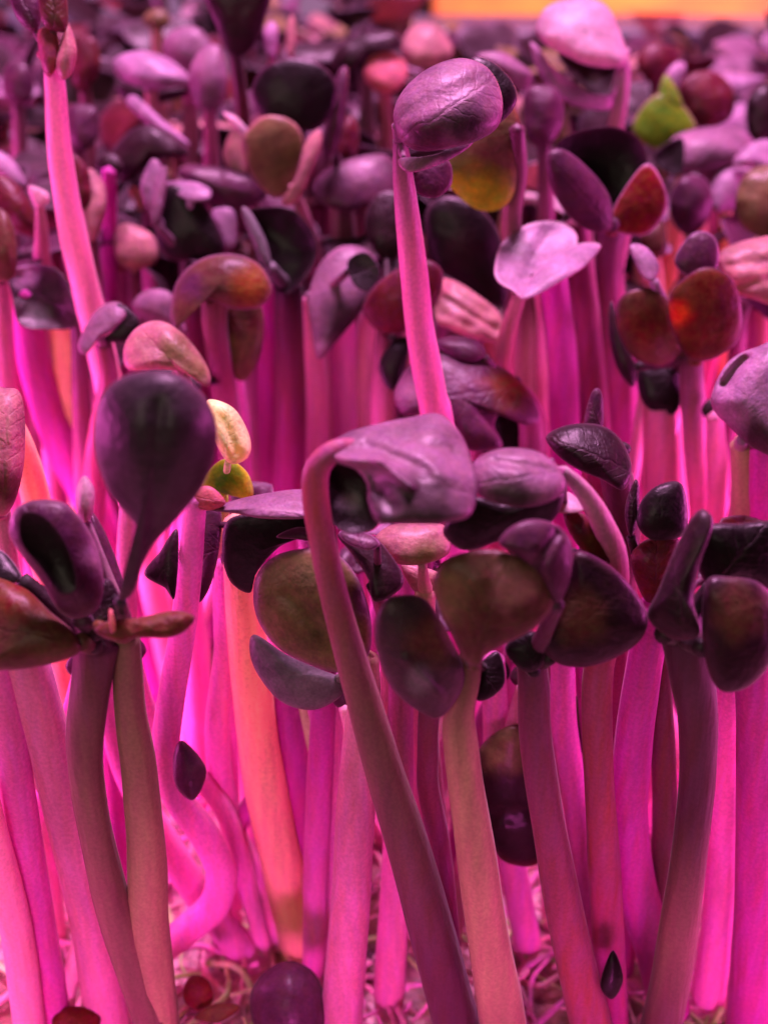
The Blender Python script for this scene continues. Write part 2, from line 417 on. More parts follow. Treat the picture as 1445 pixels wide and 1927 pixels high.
sprout('front sprout whose long plum stem hooks over into a large wrinkled drooping lilac leaf', 4.75,
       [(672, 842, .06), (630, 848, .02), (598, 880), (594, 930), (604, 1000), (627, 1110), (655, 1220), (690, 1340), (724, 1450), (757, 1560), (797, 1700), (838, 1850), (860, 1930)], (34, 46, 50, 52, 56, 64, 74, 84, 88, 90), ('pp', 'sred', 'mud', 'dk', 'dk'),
       [(C, [(612, 848), (650, 815), (712, 797), (770, 785), (828, 779), (868, 818), (888, 868), (898, 920), (886, 968), (840, 984), (770, 985), (712, 984), (692, 945), (690, 912), (668, 884), (632, 870)], 'mauve',
         dict(dy=-.06, ty=-.85, b=.5, bp=.7, c=(775, 885), wob=.012, pet=False,
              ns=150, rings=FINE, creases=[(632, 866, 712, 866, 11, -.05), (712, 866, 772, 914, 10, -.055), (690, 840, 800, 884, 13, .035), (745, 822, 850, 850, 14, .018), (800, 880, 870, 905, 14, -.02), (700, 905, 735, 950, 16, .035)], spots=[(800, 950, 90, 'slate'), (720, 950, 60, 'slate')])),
        (C, [(604, 868), (650, 862), (700, 890), (715, 950), (705, 995), (645, 1000), (612, 955)], 'black', dict(dy=.10, b=-.4, pet=False, spots=[(655, 945, 26, 'grey')])) ], Yb=4.5)  # black blade paints in the shaded hollow under the curl
sprout('sprout arched in a red bow with a smooth plump lilac leaf, beside the hooked sprout', 4.95,
       [(1058, 885), (1098, 925), (1132, 985), (1155, 1050), (1150, 1150), (1124, 1270), (1124, 1420), (1132, 1560), (1140, 1700), (1150, 1900)], (22, 40, 52, 56, 58, 62, 64), ('pale', 'sred', 'sred', 'mag'),
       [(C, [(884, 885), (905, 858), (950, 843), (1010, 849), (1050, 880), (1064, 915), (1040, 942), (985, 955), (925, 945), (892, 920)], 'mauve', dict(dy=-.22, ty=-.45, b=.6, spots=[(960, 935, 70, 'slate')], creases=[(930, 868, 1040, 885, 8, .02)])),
        (C, [(838, 985), (880, 935), (950, 945), (1030, 935), (1062, 930), (1035, 985), (960, 1010), (880, 1036), (838, 1012)], 'black', dict(dy=-.12, ty=.5, b=.35)),
        (C, [(1030, 955), (1065, 925), (1100, 955), (1085, 965), (1050, 965)], 'pale', dict(dy=.05, ty=-.8, b=.2)),
        (C, [(1060, 965), (1100, 968), (1140, 1010), (1150, 1060), (1110, 1050), (1075, 1010)], 'wine', dict(dy=.02, b=.4, spots=[(1120, 1030, 40, 'rust')]))], Yb=4.9)
sprout('tan stemmed sprout in front with a fan shaped brown leaf and a slate oval leaf', 4.5,
       [(886, 1235), (876, 1290), (862, 1350), (870, 1430), (888, 1560), (908, 1700), (930, 1840), (946, 1930)], (46, 56, 66, 74, 82, 90), ('brown', 'tan', 'tan', 'mud'),
       [(C, [(815, 1092), (848, 1048), (925, 1034), (998, 1058), (1040, 1105), (1040, 1145), (1002, 1185), (950, 1212), (915, 1232), (898, 1255), (872, 1240), (852, 1200), (828, 1150)], 'brown', dict(dy=-.12, ty=.25, tx=-.1, b=.25, c=(925, 1135), wob=.03, spots=[(850, 1120, 70, 'olive'), (965, 1105, 55, 'pinkb')])),
        (C, [(750, 1120), (800, 1128), (840, 1188), (872, 1255), (868, 1300), (832, 1348), (800, 1345), (742, 1302), (710, 1232), (706, 1170), (722, 1132)], 'slate', dict(dy=-.05, ty=.35, tx=.15, b=.35, creases=[(765, 1240, 830, 1310, 8, -.03)], spots=[(820, 1200, 70, 'brown'), (790, 1280, 35, 'grey')])),
        (C, [(935, 1225), (950, 1280), (925, 1312), (895, 1316), (890, 1268)], 'black', dict(dy=.15, b=.3))], Yb=4.4)
sprout('sprout with a wide black oval leaf and a small purple leaf tucked over it', 4.7,
       [(1000, 1245), (1004, 1300), (1008, 1400), (1026, 1520), (1048, 1640), (1080, 1800), (1112, 1930)], (58, 62, 64, 72, 80), ('dk', 'pp', 'sred', 'pp'),
       [(C, [(1085, 1036), (1150, 1066), (1200, 1120), (1219, 1166), (1200, 1210), (1140, 1246), (1080, 1256), (1036, 1240), (1012, 1200), (1030, 1140), (1060, 1085)], 'dark', dict(dy=-.05, ty=.2, b=.3, rim=P['plum'], spots=[(1090, 1160, 70, 'brown')], th=.055)),
        (C, [(938, 1022), (960, 992), (1000, 977), (1045, 987), (1075, 1022), (1074, 1080), (1056, 1130), (1040, 1130), (1012, 1082), (970, 1045)], 'plum', dict(dy=-.25, ty=.2, tx=.2, b=.45, c=(1025, 1045), creases=[(1010, 1060, 1050, 1000, 10, .03)])),
        (C, [(950, 1218), (1000, 1188), (1028, 1212), (1018, 1256), (982, 1262)], 'black', dict(dy=-.1, b=.4))], Yb=4.5)
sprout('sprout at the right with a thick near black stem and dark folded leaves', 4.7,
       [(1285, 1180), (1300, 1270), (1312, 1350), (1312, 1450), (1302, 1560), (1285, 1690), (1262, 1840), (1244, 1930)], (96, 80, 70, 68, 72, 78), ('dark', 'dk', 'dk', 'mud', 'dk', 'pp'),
       [(C, [(1326, 1096), (1370, 1085), (1430, 1098), (1462, 1150), (1452, 1240), (1412, 1290), (1362, 1302), (1334, 1270), (1320, 1200)], 'dark', dict(dy=-.25, ty=.2, b=.4, spots=[(1390, 1150, 70, 'brown')])),
        (C, [(1322, 958), (1342, 985), (1318, 1060), (1305, 1130), (1315, 1195), (1262, 1202), (1218, 1160), (1238, 1110), (1268, 1035), (1298, 978)], 'dark', dict(dy=-.1, tx=-.5, b=.35, c=(1275, 1110))),
        (C, [(1322, 992), (1390, 985), (1480, 990), (1480, 1110), (1410, 1098), (1340, 1110), (1308, 1050)], 'black', dict(dy=.1, ty=.3, b=.4))], Yb=4.55)
sprout('small sprout behind the thick dark stem with a deep wine red leaf', 5.2, [(1235, 1150), (1240, 1300), (1250, 1500), (1245, 1700)], (40, 48, 50), ('wine', 'pp', 'mag'),
       [(C, [(1186, 1046), (1228, 1010), (1272, 1010), (1275, 1050), (1240, 1140), (1208, 1122)], 'wine', dict(ty=.1, b=.4)),
        (C, [(1205, 945), (1240, 912), (1284, 914), (1290, 1000), (1235, 1018), (1200, 992)], 'black', dict(dy=.1, b=.4)),
        (C, [(1175, 960), (1192, 905), (1202, 915), (1200, 980), (1185, 1010)], 'dark', dict(dy=.15, b=.4))])
sprout('sprout with a round olive leaf over a grey leaf, behind the long plum stem', 5.05,
       [(690, 1235), (684, 1340), (672, 1480), (660, 1700), (642, 1930)], (44, 72, 74, 78), ('tan', 'rose', 'rose', 'mud'),
       [(C, [(480, 1090), (512, 1050), (560, 1034), (620, 1036), (662, 1070), (690, 1130), (700, 1195), (688, 1242), (648, 1266), (590, 1254), (522, 1218), (482, 1158)], 'olive', dict(ty=.2, tx=-.1, b=.28, rib=(650, 1240, 545, 1120), rim=P['mauve'], spots=[(690, 1130, 50, 'plum')])),
        (C, [(480, 1194), (540, 1232), (600, 1258), (645, 1278), (642, 1310), (590, 1336), (530, 1321), (487, 1272), (470, 1226)], 'grey', dict(dy=.12, ty=.1, tx=0, b=.4))], Yb=4.7)
sprout('sprout with a black hanging leaf under a flat lilac leaf, left of the hooked stem', 5.4,
       [(600, 985), (610, 1100), (610, 1300), (600, 1500)], (30, 44, 50), ('plum', 'mag', 'pk'),
       [(C, [(418, 1030), (440, 972), (570, 968), (585, 1002), (525, 1030), (482, 1080), (470, 1116), (432, 1092)], 'black', dict(ty=.5, b=.2)),
        (C, [(396, 958), (470, 934), (572, 921), (600, 950), (580, 974), (500, 976), (440, 966)], 'mauve', dict(dy=-.1, ty=-1.1, b=.25, th=.03)),
        (C, [(380, 958), (416, 962), (412, 1040), (392, 1112), (370, 1122)], 'plum', dict(dy=.1, b=.3)),
        (C, [(520, 1010), (560, 992), (600, 1000), (600, 1020), (560, 1015)], 'plum', dict(dy=-.15, ty=-.5, b=.3))])
sprout('sprout with narrow black leaves crossing behind the hooked plum stem', 5.2,
       [(712, 1120), (750, 1250), (752, 1400), (748, 1600), (736, 1800)], (30, 48, 56, 60), ('pp', 'rose', 'rose'),
       [(C, [(636, 1005), (690, 1002), (725, 1030), (758, 1082), (750, 1112), (705, 1132), (690, 1085), (660, 1040)], 'dark', dict(dy=-.05, ty=-.3, b=.35)),
        (C, [(640, 1000), (690, 1003), (715, 1024), (690, 1035), (650, 1020)], 'plum', dict(dy=-.12, ty=-.7, b=.3, rim=P['lilac']))])
sprout('sprout with a pale olive folded leaf under the large drooping lilac leaf', 5.4,
       [(800, 1110), (795, 1250), (800, 1400), (815, 1550)], (40, 50, 54), ('tan', 'rose', 'pk'),
       [(C, [(705, 1012), (735, 988), (780, 984), (838, 990), (845, 1040), (795, 1062), (742, 1060), (712, 1035)], 'pinkb', dict(ty=-.4, b=.5, spots=[(800, 1050, 50, 'olive')])),
        (C, [(755, 1062), (800, 1068), (830, 1085), (810, 1125), (778, 1112)], 'pinkb', dict(dy=.05, b=.4))])
# ------------------------------------------------------------------ bare stems of the front
def up(path, d): return [(path[0][0] + (path[0][0] - path[1][0]) * d / max(60, path[1][1] - path[0][1]), path[0][1] - d)] + list(path)
B = lambda label, Y, path, w, c, leaves=(), Yb=None: sprout(label, Y, up(path, 50) if leaves and leaves[0][0] == C else path, w, c, leaves, Yb)
hid = lambda x, y, r, col='dark': [(C, [(x - r, y), (x - .5 * r, y - .8 * r), (x + .5 * r, y - .8 * r), (x + r, y), (x + .5 * r, y + .7 * r), (x - .5 * r, y + .7 * r)], col, dict(dy=.05, b=.4))]
B('thick peach orange stem, left of the olive round leaf', 5.6, [(452, 1030), (464, 1180), (478, 1320), (500, 1480), (538, 1660), (578, 1840)], (56, 70, 78, 80, 76), ('peach', 'peach'), hid(455, 1050, 40))
B('bright pink stem that kinks into a sideways bow near the mat, at left', 5.3, [(370, 935), (360, 1040), (345, 1180), (322, 1320), (312, 1420), (335, 1500), (385, 1570), (416, 1640), (404, 1700), (360, 1742), (300, 1795)], (40, 50, 52, 54, 58, 60, 58), ('pk', 'pk'), [('bud', [(360, 925), (395, 915), (425, 945), (400, 960), (370, 955)], 'coral', dict(b=.5))])
B('pink stem standing between the bowed stem and the peach stem', 5.7, [(425, 1110), (425, 1220), (408, 1380), (422, 1500), (455, 1600), (500, 1680)], (42, 46, 48), ('pk', 'pk'), hid(430, 1080, 30))
B('stout dusty rose stem leaning inwards at the left edge', 4.9, [(48, 1240), (70, 1310), (105, 1440), (140, 1580), (175, 1740), (205, 1930)], (80, 84, 86, 84), ('rose', 'rose'), hid(45, 1215, 40, 'brown'))
B('smooth pink stem slanting in at the left edge, outside the dusty rose stem', 4.85, [(-8, 1240), (20, 1380), (38, 1520), (62, 1680), (95, 1880)], (60, 66, 70), ('pk', 'mag'), hid(-10, 1215, 36))
B('bright pink stem in shade between the two tan stems at left', 5.6, [(205, 1240), (212, 1400), (225, 1560), (240, 1720)], (40, 50, 50), ('mag', 'mag'), hid(200, 1215, 40))
B('near black thin stem behind the slate oval leaf', 5.0, [(808, 1325), (805, 1400), (806, 1480), (824, 1580), (840, 1720)], (40, 40, 44), ('dk', 'pp', 'mag'), hid(800, 1300, 35))
B('magenta stem left of the thick dark stem, widening towards the mat', 5.1, [(1222, 1190), (1205, 1300), (1190, 1420), (1182, 1540), (1200, 1680), (1235, 1800), (1260, 1900)], (60, 70, 74, 78), ('mag', 'mag'), hid(1235, 1170, 40))
B('wide magenta stem at the right edge', 4.95, [(1420, 1270), (1425, 1400), (1428, 1560), (1425, 1720), (1415, 1930)], (70, 84, 96), ('mag', 'mag'), hid(1425, 1240, 40))
B('bright pink stem right of the thick dark stem', 5.2, [(1370, 1285), (1366, 1400), (1362, 1560), (1352, 1720), (1330, 1880)], (54, 60, 64), ('pk', 'pk'), hid(1380, 1260, 40))
B('pale rose stem crossing behind the right edge leaves', 5.6, [(1345, 1250), (1380, 1400), (1425, 1540), (1460, 1660)], (54, 60, 60), ('rose', 'mag'), hid(1345, 1225, 40))
B('thin pink stem just right of the plum stem with the black oval leaf', 5.4, [(1058, 1250), (1062, 1380), (1085, 1520), (1100, 1660)], (44, 50, 50), ('pk', 'mag'), hid(1060, 1225, 35))
B('thin white edged stem between the peach stem and the plum stem', 5.6, [(565, 1310), (585, 1400), (605, 1480), (608, 1560), (600, 1640)], (14, 18, 20), ('cream', 'soft'), hid(565, 1290, 30))
B('deep magenta stem right of the peach stem', 5.75, [(540, 1310), (552, 1420), (565, 1520), (575, 1640)], (62, 70, 70), ('mag', 'mag'), hid(545, 1290, 30))
B('pink stem standing left of the rose stem under the grey leaf', 5.5, [(618, 1320), (622, 1420), (628, 1540), (624, 1700)], (46, 50, 52), ('pk', 'pk'), hid(615, 1295, 30))
B('red stem hidden behind the arched sprout', 5.5, [(1170, 1230), (1160, 1380), (1158, 1540), (1170, 1690)], (44, 48, 48), ('sred', 'mag'), hid(1160, 1200, 30))

B('hot pink stem slanting down to the right behind the bowed stem', 5.55, [(196, 1270), (235, 1440), (320, 1600), (410, 1730), (515, 1850)], (44, 54, 62), ('pk', 'pk'), hid(195, 1245, 40))
B('pale pink stem low in the bottom left corner', 4.7, [(-30, 1480), (-5, 1600), (30, 1740), (52, 1900)], (50, 60, 60), ('soft', 'soft'))
B('pink stem behind the two tan stems at right of centre', 5.6, [(930, 1290), (940, 1480), (975, 1680), (1000, 1820)], (44, 52, 54), ('pk', 'pk'), hid(925, 1265, 35))
B('magenta stem crossing low behind the red arched stem', 5.5, [(1105, 1260), (1130, 1480), (1190, 1680), (1240, 1800)], (44, 50, 56), ('mag', 'mag'), hid(1105, 1235, 35))

# ------------------------------------------------------------------ middle rows
sprout('tall smooth pink stem with a big domed plum leaf, standing above the hooked sprout', 7.0,
       [(752, 262), (758, 330), (768, 420), (778, 510), (790, 620), (812, 740), (826, 820)], (26, 42, 50, 54, 56, 60), ('plum', 'rose', 'rose', 'pk'),
       [(C, [(740, 212), (762, 165), (810, 126), (868, 109), (918, 128), (944, 178), (940, 232), (905, 262), (842, 280), (785, 284), (752, 262)], 'mauve', dict(dy=-.1, ty=-.2, b=.65, spots=[(880, 240, 60, 'slate'), (800, 260, 60, 'plum')], rib=(745, 225, 900, 150))),
        (C, [(885, 112), (930, 119), (970, 165), (966, 205), (925, 245), (895, 262), (900, 200)], 'black', dict(dy=.22, b=.3)),
        (C, [(752, 298), (800, 294), (850, 280), (892, 254), (884, 276), (835, 306), (782, 324), (756, 318)], 'mauve', dict(dy=-.12, ty=-.6, b=.3, th=.03)),
        (C, [(775, 318), (840, 300), (850, 345), (820, 372), (780, 360)], 'plum', dict(dy=.2, b=.3))])
sprout('sprout with a hanging olive leaf that glows green at its lower edge', 8.1,
       [(972, 240), (974, 330), (962, 430), (985, 560), (988, 700)], (30, 38, 40, 44), ('dk', 'mud', 'tan'),
       [(C, [(832, 312), (880, 240), (955, 195), (984, 255), (980, 330), (950, 388), (902, 396), (856, 362)], 'olive', dict(ty=.3, b=.2, c=(915, 300), spots=[(880, 360, 80, 'lime_glow'), (930, 378, 70, 'lime_glow')], rim=P['rust']))])  # green spots paint in light coming through the lower edge
sprout('tall salmon pink stem at the left with a knobbly red crown, rising past all others', 8.0,
       [(102, 110), (104, 160), (110, 250), (122, 350), (142, 460), (166, 560), (190, 660)], (34, 40, 46, 52, 54, 56), ('rose', 'soft', 'soft', 'soft'),
       [(C, [(75, -30), (120, -30), (128, 50), (108, 60), (80, 40)], 'wine', dict(b=.4, spots=[(100, 20, 40, 'brown')])),
        (C, [(118, 70), (128, 40), (145, 90), (138, 135), (118, 150), (105, 120)], 'pinkb', dict(b=.6, dy=-.1)),
        (C, [(72, 60), (105, 55), (112, 110), (95, 145), (80, 125)], 'sred', dict(b=.5, dy=-.08)),
        (C, [(20, -20), (72, -20), (78, 40), (60, 60), (30, 30)], 'plum', dict(b=.5, dy=.1))])
sprout('sprout with a pale pink two lobed cup leaf on a slender red stalk', 7.8,
       [(976, 560), (958, 615), (948, 680), (945, 780)], (26, 36, 44), ('pinkb', 'sred', 'sred'),
       [(C, [(930, 502), (946, 455), (995, 421), (1050, 417), (1084, 440), (1080, 480), (1042, 520), (990, 560), (962, 546), (936, 530)], 'lilac', dict(ty=-.9, b=-.2, th=.05, rib=(975, 545, 1030, 440), rim=P['pale'])),
        (C, [(978, 560), (1000, 520), (1045, 480), (1092, 458), (1130, 462), (1102, 500), (1052, 532), (1002, 560)], 'lilac', dict(dy=-.12, ty=-1.0, b=.2, th=.04, rim=P['pale']))])
sprout('sprout with a deep black cup leaf, one lobe of it glowing blood red', 8.6,
       [(1150, 425), (1146, 500), (1158, 620), (1172, 760), (1180, 900)], (60, 52, 54, 58), ('plum', 'pp', 'mag', 'rose'),
       [(C, [(1046, 276), (1090, 246), (1150, 238), (1200, 260), (1218, 310), (1205, 370), (1170, 420), (1130, 390), (1090, 330)], 'black', dict(ty=.2, b=-.35, th=.05, rim=P['plum'])),
        (C, [(1028, 292), (1060, 281), (1110, 320), (1146, 370), (1152, 425), (1122, 438), (1072, 410), (1036, 352)], 'plum', dict(dy=-.25, ty=.3, tx=.2, b=.35)),
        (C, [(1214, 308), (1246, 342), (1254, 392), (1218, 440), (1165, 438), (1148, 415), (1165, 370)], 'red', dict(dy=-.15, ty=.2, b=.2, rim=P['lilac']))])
sprout('sprout with a heart shaped rusty leaf, half of it glowing orange red', 7.6,
       [(1298, 665), (1304, 760), (1312, 860), (1322, 980)], (44, 50, 52), ('plum', 'rose', 'rose'),
       [(C, [(1258, 560), (1290, 520), (1330, 502), (1372, 520), (1394, 572), (1390, 632), (1350, 672), (1302, 678), (1272, 640)], 'rust', dict(dy=-.1, ty=.35, b=.25, rim=P['plum'], spots=[(1385, 560, 45, 'wine'), (1275, 590, 35, (.45, .09, .02, .45))])),  # orange spot colours in light passing through the blade
        (C, [(1160, 572), (1190, 545), (1240, 548), (1276, 600), (1284, 660), (1242, 690), (1190, 672), (1162, 622)], 'brown', dict(ty=.35, b=.25, rim=P['plum'], spots=[(1215, 610, 60, 'rust')])),
        (C, [(1203, 690), (1276, 686), (1277, 768), (1242, 782), (1206, 752)], 'black', dict(dy=.12, b=.4)),
        (C, [(1150, 566), (1172, 640), (1196, 690), (1190, 728), (1160, 692), (1144, 620)], 'dark', dict(dy=.1, b=.35)),
        ('true_leaf', [(1184, 463), (1214, 464), (1240, 500), (1226, 530), (1202, 512)], 'lilac', dict(dy=.15, ty=-.4, b=.3)),
        ('true_leaf', [(1268, 492), (1296, 444), (1328, 436), (1350, 460), (1346, 508), (1302, 524)], 'plum', dict(dy=.18, b=.3, rim=P['lilac'])),
        (C, [(1352, 478), (1420, 448), (1480, 456), (1480, 570), (1412, 562), (1372, 540)], 'pinkb', dict(dy=.5, ty=-.3, b=.5, wob=.05, creases=[(1370, 500, 1450, 490, 8, .025), (1380, 540, 1450, 525, 8, .025)]))])
sprout('sprout with a fat folded lilac leaf with a slit, cut by the right edge', 6.5,
       [(1398, 835), (1404, 900), (1408, 1000), (1410, 1100)], (50, 62, 66), ('tan', 'tan', 'rose'),
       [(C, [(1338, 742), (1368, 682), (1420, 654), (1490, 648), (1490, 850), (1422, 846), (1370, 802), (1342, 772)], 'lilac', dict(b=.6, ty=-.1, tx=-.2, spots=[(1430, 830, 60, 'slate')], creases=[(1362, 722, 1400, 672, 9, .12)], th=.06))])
sprout('sprout with a curled brown hood leaf on a hooked stem, behind the tall pink stem', 7.5,
       [(960, 730), (990, 760), (1003, 810), (1002, 880), (1000, 960)], (40, 54, 56), ('pp', 'dk', 'sred'),
       [(C, [(742, 742), (768, 690), (822, 655), (900, 672), (958, 700), (1000, 742), (1015, 790), (985, 800), (950, 770), (930, 800), (945, 842), (885, 848), (860, 822), (800, 782), (756, 780)], 'plum', dict(dy=-.1, ty=-.35, b=.45, c=(860, 745), spots=[(960, 730, 60, 'rust'), (765, 740, 35, 'mauve')])),
        (C, [(818, 646), (858, 632), (904, 646), (912, 672), (865, 680)], 'plum', dict(dy=.1, ty=-.4, b=.5)),
        (C, [(880, 780), (940, 768), (985, 800), (985, 845), (900, 850)], 'black', dict(dy=.12, b=.3))])
sprout('sprout with a crumpled brownish pink leaf and a black leaf behind it', 8.3,
       [(945, 630), (950, 720), (952, 820)], (30, 40, 44), ('pinkb', 'sred', 'sred'),
       [(C, [(820, 530), (852, 527), (892, 550), (940, 590), (948, 640), (910, 642), (850, 622), (818, 600)], 'pinkb', dict(ty=-.2, b=.4, wob=.06, creases=[(835, 560, 930, 620, 9, .025), (850, 545, 920, 590, 8, .02), (830, 590, 890, 615, 8, .02)], spots=[(835, 540, 22, 'coral')])),
        (C, [(800, 402), (840, 368), (902, 390), (942, 450), (954, 560), (922, 574), (862, 532), (812, 492)], 'black', dict(dy=.4, ty=.3, b=.3, spots=[(870, 470, 50, 'dark')]))])
sprout('sprout with a dark blood red leaf just left of the tall pink stem', 8.2,
       [(725, 620), (722, 700), (720, 800)], (34, 42, 44), ('wine', 'rose', 'pk'),
       [(C, [(684, 572), (720, 525), (790, 488), (832, 510), (822, 570), (772, 620), (722, 627), (690, 602)], 'wine', dict(ty=.2, b=.3)),
        (C, [(712, 690), (740, 640), (770, 640), (760, 700), (735, 735)], 'black', dict(dy=-.2, b=.3)),
        (C, [(690, 400), (715, 362), (752, 370), (756, 470), (722, 490), (692, 450)], 'dark', dict(dy=.7, b=.3))])
sprout('sprout with a small wet looking black leaf curled over a dark red stem', 6.2,
       [(1150, 870), (1166, 930), (1172, 1010), (1168, 1120)], (60, 66, 60), ('dk', 'wine', 'sred'),
       [(C, [(1028, 820), (1070, 799), (1130, 800), (1170, 830), (1188, 880), (1172, 922), (1130, 902), (1080, 880), (1042, 850)], 'dark', dict(dy=-.1, ty=-.4, b=.55, wob=.06, th=.05)),
        (C, [(1098, 795), (1114, 736), (1132, 740), (1134, 806), (1112, 815)], 'plum', dict(dy=.2, b=.4))])
sprout('sprout with a mushroom shaped brown leaf, right half painted as if lit amber', 8.0,
       [(405, 560), (405, 620), (418, 700), (428, 780)], (50, 46, 48), ('brown', 'pp', 'rose'),
       [(C, [(320, 592), (334, 528), (380, 487), (440, 478), (490, 500), (513, 545), (492, 577), (445, 582), (400, 566), (362, 560), (345, 600), (328, 622)], 'brown', dict(dy=-.05, ty=-.1, b=.4, c=(420, 530), rim=P['mauve'], spots=[(470, 535, 50, (.20, .075, .015, .35)), (360, 540, 40, 'plum')])),  # amber spot paints in the orange light on the right half
        (C, [(424, 575), (490, 572), (492, 660), (462, 716), (434, 692)], 'olive', dict(dy=.08, ty=.3, b=.3, spots=[(460, 600, 50, 'wine')]))])
sprout('sprout with a round glossy black cup leaf on a purple stem, left of centre', 8.7,
       [(542, 540), (546, 640), (548, 760), (545, 900)], (54, 58, 60), ('dark', 'pp', 'mag', 'pk'),
       [(C, [(458, 402), (500, 389), (552, 395), (590, 440), (594, 490), (562, 540), (530, 552), (492, 505), (472, 450)], 'black', dict(ty=.1, b=-.35, th=.05, wob=.05)),
        (C, [(455, 400), (470, 396), (500, 450), (510, 500), (490, 490)], 'grey', dict(dy=-.12, b=.2, th=.02))])
sprout('pink stemmed sprout with a lilac leaf folded around a black centre', 8.5,
       [(585, 560), (590, 640), (598, 760), (600, 900)], (30, 40, 44), ('rose', 'pk', 'pk'),
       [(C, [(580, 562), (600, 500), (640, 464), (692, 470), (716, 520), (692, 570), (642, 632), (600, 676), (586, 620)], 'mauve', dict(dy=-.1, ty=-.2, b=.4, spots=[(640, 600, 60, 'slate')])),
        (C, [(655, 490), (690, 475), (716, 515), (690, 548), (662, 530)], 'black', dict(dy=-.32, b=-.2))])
sprout('sprout with a pointed black leaf and frilled lilac flaps above it', 9.1,
       [(355, 480), (362, 560), (368, 660)], (36, 44, 46), ('dark', 'pp', 'mag'),
       [(C, [(298, 382), (320, 346), (372, 370), (412, 430), (422, 476), (362, 492), (312, 482), (294, 440)], 'black', dict(ty=.2, b=.25, rim=P['plum'])),
        (C, [(308, 346), (360, 341), (396, 356), (392, 376), (350, 376)], 'lilac', dict(dy=.1, ty=-.8, b=.3)),
        (C, [(264, 352), (286, 300), (306, 318), (300, 372), (282, 400)], 'lilac', dict(dy=.05, b=.3)),
        (C, [(292, 340), (312, 312), (314, 350), (300, 420), (284, 418)], 'mauve', dict(dy=-.06, b=.3)),
        (C, [(400, 395), (440, 395), (445, 455), (425, 470), (405, 430)], 'lilac', dict(dy=.15, b=.3))])
sprout('sprout at left with a crinkled black cup leaf edged in lilac', 8.1,
       [(148, 600), (152, 700), (156, 800), (160, 900)], (30, 36, 40), ('plum', 'pp', 'rose'),
       [(C, [(18, 515), (58, 498), (110, 508), (138, 560), (146, 612), (100, 620), (40, 612), (24, 562)], 'dark', dict(ty=-.1, b=-.3, wob=.07, th=.05, spots=[(45, 515, 35, 'lilac'), (70, 595, 30, 'grey')]))])
sprout('sprout with a tent folded slate leaf pointing down left', 7.6,
       [(195, 650), (205, 720), (190, 800), (180, 900)], (34, 40, 44), ('pp', 'sred', 'mag'),
       [(C, [(148, 645), (182, 583), (222, 568), (240, 590), (215, 620), (185, 640), (160, 668)], 'mauve', dict(ty=-.4, b=.3)),
        (C, [(222, 570), (262, 600), (256, 632), (232, 645), (190, 640), (215, 618)], 'black', dict(dy=.04, b=.3))])
sprout('sprout with an olive and mauve rounded leaf just behind the big spoon leaf', 7.0,
       [(340, 700), (350, 780), (352, 880)], (34, 40, 44), ('olive', 'rose', 'pk'),
       [(C, [(234, 652), (260, 615), (305, 604), (352, 635), (392, 692), (392, 728), (342, 700), (292, 698), (240, 694)], 'pinkb', dict(ty=-.3, b=.55, spots=[(335, 660, 50, 'olive'), (370, 700, 40, 'olive')], rib=(385, 715, 270, 640))),
        (C, [(285, 695), (345, 700), (380, 730), (330, 745), (290, 730)], 'dark', dict(dy=.08, b=.3))])
sprout('sprout with a curled pale yellow leaf peeping out right of the spoon leaf', 5.9,
       [(415, 935), (418, 1020), (420, 1120)], (30, 36, 40), ('yellow', 'pk', 'pk'),
       [(C, [(392, 752), (440, 768), (470, 820), (468, 860), (432, 872), (404, 830), (388, 790)], 'cream', dict(b=.5, ty=-.1, wob=.04, creases=[(420, 790, 445, 850, 9, .018)])),
        (C, [(378, 912), (420, 864), (465, 888), (476, 936), (432, 932)], 'yellow', dict(dy=-.05, ty=.2, b=.4, spots=[(420, 910, 50, 'green')]))])
sprout('sprout with a long smooth pinkish leaf cut by the left edge', 5.7,
       [(5, 960), (15, 1050), (30, 1180)], (30, 40, 46), ('pinkb', 'rose', 'rose'),
       [(C, [(-40, 735), (10, 730), (38, 738), (48, 792), (45, 880), (26, 950), (0, 972), (-40, 950)], 'pinkb', dict(b=.5, tx=.3, spots=[(20, 920, 50, 'brown')]))])
# ------------------------------------------------------------------ upper rows
sprout('sprout with an olive oval leaf below a round black leaf and a pale side flap', 9.5,
       [(560, 375), (578, 430), (592, 520)], (22, 28, 34), ('pinkb', 'rose', 'rose'),
       [(C, [(456, 262), (490, 222), (530, 219), (562, 240), (572, 282), (556, 340), (522, 373), (490, 352), (465, 312)], 'olive', dict(dy=-.1, ty=.35, b=.25, rim=P['pinkb'])),
        (C, [(474, 172), (494, 130), (545, 108), (602, 120), (634, 160), (626, 212), (590, 246), (540, 236), (490, 216)], 'black', dict(dy=.1, ty=.2, b=.2, rim=P['plum'])),
        (C, [(556, 335), (574, 270), (600, 242), (606, 270), (586, 330), (556, 382), (530, 380)], 'pinkb', dict(dy=-.2, b=.3)),
        (C, [(420, 214), (445, 220), (472, 252), (460, 260)], 'pale', dict(dy=.12, b=.3)),
        (C, [(420, 290), (440, 240), (462, 250), (462, 330), (440, 335)], 'pinkb', dict(dy=.2, b=.3))])
sprout('sprout with a plum leaf hanging into the top edge on a thin red stalk', 10.0,
       [(442, 95), (450, 150), (458, 220), (460, 320)], (26, 26, 30), ('dark', 'wine', 'sred'),
       [(C, [(386, -30), (505, -30), (498, 40), (480, 85), (452, 108), (430, 100), (408, 52)], 'dark', dict(ty=.4, b=.2))])
